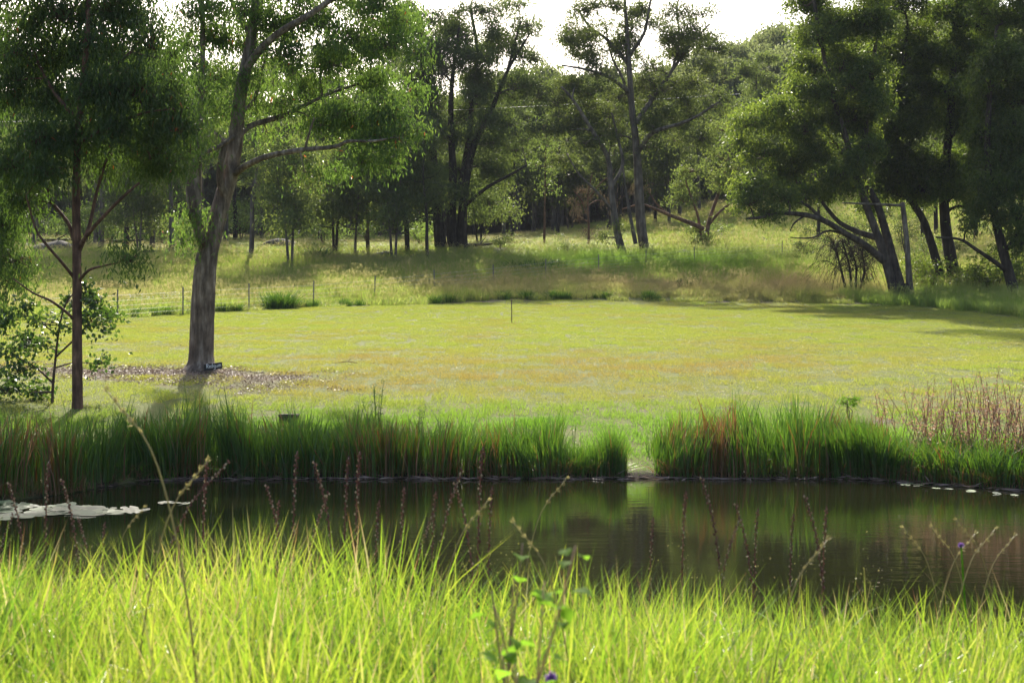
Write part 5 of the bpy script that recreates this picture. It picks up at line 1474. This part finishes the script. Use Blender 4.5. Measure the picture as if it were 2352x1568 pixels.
# seed spikes rising over the near grass
def spike_proto(h, bend, k):
    st, bd = Buf(), Buf()
    pr = spline([(0, 0, 0), (bend * .15, 0, h * .5), (bend * .5, 0, h * .82), (bend, 0, h)], 6)
    tube(st, pr, np.linspace(.003, .0013, len(pr)), 5, tint=.15)
    f = np.linspace(.42, 1, k) * (len(pr) - 1)
    i = np.minimum(f.astype(int), len(pr) - 2); u = (f - i)[:, None]
    C = pr[i] * (1 - u) + pr[i + 1] * u
    a = np.arange(k) * 2.4
    C = C + np.column_stack([np.cos(a), np.sin(a), 0 * a]) * .005
    s = rng.uniform(.0032, .0052, k)
    o6 = np.array([(1, 0, 0), (-1, 0, 0), (0, 1, 0), (0, -1, 0), (0, 0, 1.5), (0, 0, -1.3)])
    v = (C[:, None] + o6[None] * s[:, None, None]).reshape(-1, 3)
    tr = np.array([(0, 2, 4), (2, 1, 4), (1, 3, 4), (3, 0, 4), (2, 0, 5), (1, 2, 5), (3, 1, 5), (0, 3, 5)])
    bd.add(v, tris=(np.arange(k)[:, None, None] * 6 + tr[None]).reshape(-1, 3), tint=np.repeat(rng.random(k), 6))
    return st.mesh('spike_stem', M['spike']), bd.mesh('spike_seeds', M['spike'], smooth=False)
sp_m = [spike_proto(1.0, b_, n_) for b_, n_ in ((.02, 46), (.12, 44), (-.09, 44), (.3, 52))]
spikes = [(682, 1038, 0), (722, 1062, 2), (800, 1050, 0), (826, 1038, 0), (527, 1058, 3), (475, 1062, 0), (612, 1115, 2), (1108, 1028, 0), (1062, 1078, 1), (1000, 1130, 0), (928, 1120, 0), (870, 1150, 0), (1045, 1110, 2), (1612, 1098, 2), (1575, 1130, 0), (1690, 1158, 2), (1740, 1170, 0), (1850, 1140, 2), (1898, 1165, 0), (1822, 1182, 0), (112, 1060, 0), (142, 1102, 2), (755, 1130, 1), (640, 1150, 0),
          (20, 1110, 2), (1700, 1190, 1), (1130, 1120, 0), (1500, 1190, 0), (30, 1180, 1), (180, 1190, 2), (240, 1200, 0), (995, 1180, 1)]
for si, (px, py, v) in enumerate(sorted(spikes)):
    d = rng.uniform(5.8, 7.4)
    tip = P(px, py, d)
    gz = float(ground_z(tip[0], d))
    s = tip[2] - gz
    root = thing('seed_spike', (tip[0] - [.02, .12, -.09, .3][v] * s, d, gz), 'dark reddish beaded seed spike on the near bank, %s from the left' % ordinal(si), 'seed spike', 'beaded seed spikes along the near bank')
    root.scale = (s, 1.0, s)
    link(sp_m[v][0], 'stem', root); link(sp_m[v][1], 'seeds', root)['kind'] = 'stuff'

# pale grass stems with narrow heads
def stem_proto():
    st, hd = Buf(), Buf()
    pr = spline([(0, 0, 0), (.03, 0, .5), (.10, 0, .85), (.2, 0, 1.0)], 6)
    tube(st, pr, np.linspace(.0028, .0014, len(pr)), 5, tint=.5)
    q = pr[-5:]
    C = np.repeat(q, 9, 0) + rng.normal(0, .0025, (45, 3))
    leaf_faces(hd, C, unit(rng.normal(0, .25, (45, 3)) + unit(q[-1] - q[0])), .016, .0035, rng.random(45))
    return st.mesh('pale_stem', M['straw']), hd.mesh('pale_head', M['straw'], smooth=False)
stp = [stem_proto() for _ in range(2)]
stems = [(475, 1060, 3.6, 1), (2198, 1195, 4.6, -1), (2075, 1212, 4.8, -1), (2285, 1215, 4.4, 1), (2240, 1225, 5, 1), (2330, 1230, 5, 1), (1120, 1150, 4.0, 1), (248, 900, 3.4, -1), (1300, 1100, 4.6, 1), (330, 1165, 4.6, 1), (1180, 1200, 3.6, -1), (1900, 1240, 3.6, 1), (2140, 1210, 4.8, -1)]
for i, (px, py, d, sgn) in enumerate(sorted(stems)):
    tip = P(px, py, d); gz = float(ground_z(tip[0], d)); s = tip[2] - gz
    root = thing('seeding_grass', (tip[0] - .2 * s * sgn, d, gz), 'pale arching grass stem with narrow seed head, %s from the left' % ordinal(i), 'grass stem', 'pale seed stems over the near grass')
    root.scale = (s * sgn, 1, s)
    link(stp[i % 2][0], 'stem', root); link(stp[i % 2][1], 'seed_head', root)['kind'] = 'stuff'

# broad-leaved weed in front
def leafy_weed(px, py_top, d, label, n, ls, width):
    tip = P(px, py_top, d); gz = float(ground_z(tip[0], d)); h = tip[2] - gz
    root = thing('leafy_weed', (tip[0], d, gz), label, 'weed')
    shoots = [spline([(0, 0, 0), (.015, .01, h * .4), (-.012, 0, h * .75), (0, 0, h)], 6)]
    for k in range(4):
        a = k * 1.7 + .4
        f = .45 + .12 * k
        p0 = shoots[0][int(f * (len(shoots[0]) - 1))]
        e = p0 + np.array([math.cos(a) * width, math.sin(a) * width * .7, h * .22])
        shoots.append(spline([p0, (p0 + e) / 2 + [0, 0, -.01], e], 5))
    b = Buf()
    for k, pr in enumerate(shoots):
        tube(b, pr, np.linspace(.0042 if k == 0 else .0022, .0014, len(pr)), 6, tint=.7)
    link(b.mesh('leafy_weed_stem', M['spike']), 'stem', root)
    b = Buf()
    us = np.linspace(0, 1, 8); wd = np.array([.03, .26, .40, .42, .35, .22, .09, .0])
    v = []
    for u, w_ in zip(us, wd):
        z_ = .10 * math.sin(u * 2.8)
        v += [(-w_, u, z_ + w_ * .22 + .02 * math.sin(u * 20)), (-w_ * .5, u, z_ + w_ * .13), (0, u, z_), (w_ * .5, u, z_ + w_ * .13), (w_, u, z_ + w_ * .22 - .02 * math.sin(u * 17))]
    q = [(5 * i + j, 5 * i + j + 1, 5 * i + j + 6, 5 * i + j + 5) for i in range(7) for j in range(4)]
    b.add(v, quads=q, tint=.6)
    lme = b.mesh('leafy_weed_leaf', M['green_weed'])
    for i in range(n):
        pr = shoots[i % len(shoots)]
        f = rng.uniform(.45, 1) if i % len(shoots) == 0 else rng.uniform(.25, 1)
        p = pr[int(f * (len(pr) - 1))]
        a_ = i * 2.4 + rng.uniform(-.4, .4)
        p = p + np.array([-math.sin(a_), math.cos(a_), .2]) * rng.uniform(.005, .03)
        o = link(lme, 'leaf', root, p)
        s = ls * rng.uniform(.65, 1.25)
        o.scale = (s, s, s); o.rotation_euler = (rng.uniform(-1.1, .5), rng.uniform(-.5, .5), a_)
leafy_weed(1250, 1335, 2.15, 'broad-leaved green weed standing in the near grass right of centre', 60, .035, .08)
leafy_weed(1182, 1318, 2.5, 'small leafy shoot just left of the broad-leaved weed', 12, .036, .035)
for px, py, d, lab in [(1265, 1556, 2.3, 'small purple flower head at the bottom of the near grass'), (2208, 1252, 4.6, 'small purple flower on a thin stem at the right of the near grass')]:
    tip = P(px, py, d); gz = float(ground_z(tip[0], d))
    root = thing('purple_flower', (tip[0], d, gz), lab, 'flower')
    b = Buf(); pr = spline([(0, 0, 0), (.02, 0, (tip[2] - gz) * .5), (0, 0, tip[2] - gz)], 5); tube(b, pr, np.full(len(pr), .003), 5, tint=.1)
    link(b.mesh('flower_stem', M['green_weed']), 'stem', root)
    b = Buf(); m = 60
    leaf_faces(b, np.tile([0, 0, tip[2] - gz], (m, 1)), unit(rng.normal(0, 1, (m, 3)) + [0, 0, .4]), .012, .005, rng.random(m))
    link(b.mesh('flower_head', M['flower_purple'], smooth=False), 'flower_head', root)

# ------------------------------------------------------------------ the hazy air
hb = Buf()
x0, x1, y0, y1, z0, z1 = -640, 640, -120, 1040, -3, 125
hb.add([(x0, y0, z0), (x1, y0, z0), (x1, y1, z0), (x0, y1, z0), (x0, y0, z1), (x1, y0, z1), (x1, y1, z1), (x0, y1, z1)],
       quads=[(0, 3, 2, 1), (4, 5, 6, 7), (0, 1, 5, 4), (1, 2, 6, 5), (2, 3, 7, 6), (3, 0, 4, 7)])
hm, nt, out = new_mat('haze')
pv = N(nt, 'VolumePrincipled'); pv.inputs['Color'].default_value = (.48, .50, .53, 1); pv.inputs['Density'].default_value = .00022; pv.inputs['Anisotropy'].default_value = 0.0
nt.links.new(pv.outputs[0], out.inputs['Volume'])
tag(link(hb.mesh('haze', hm, smooth=False), 'haze'), kind='stuff')
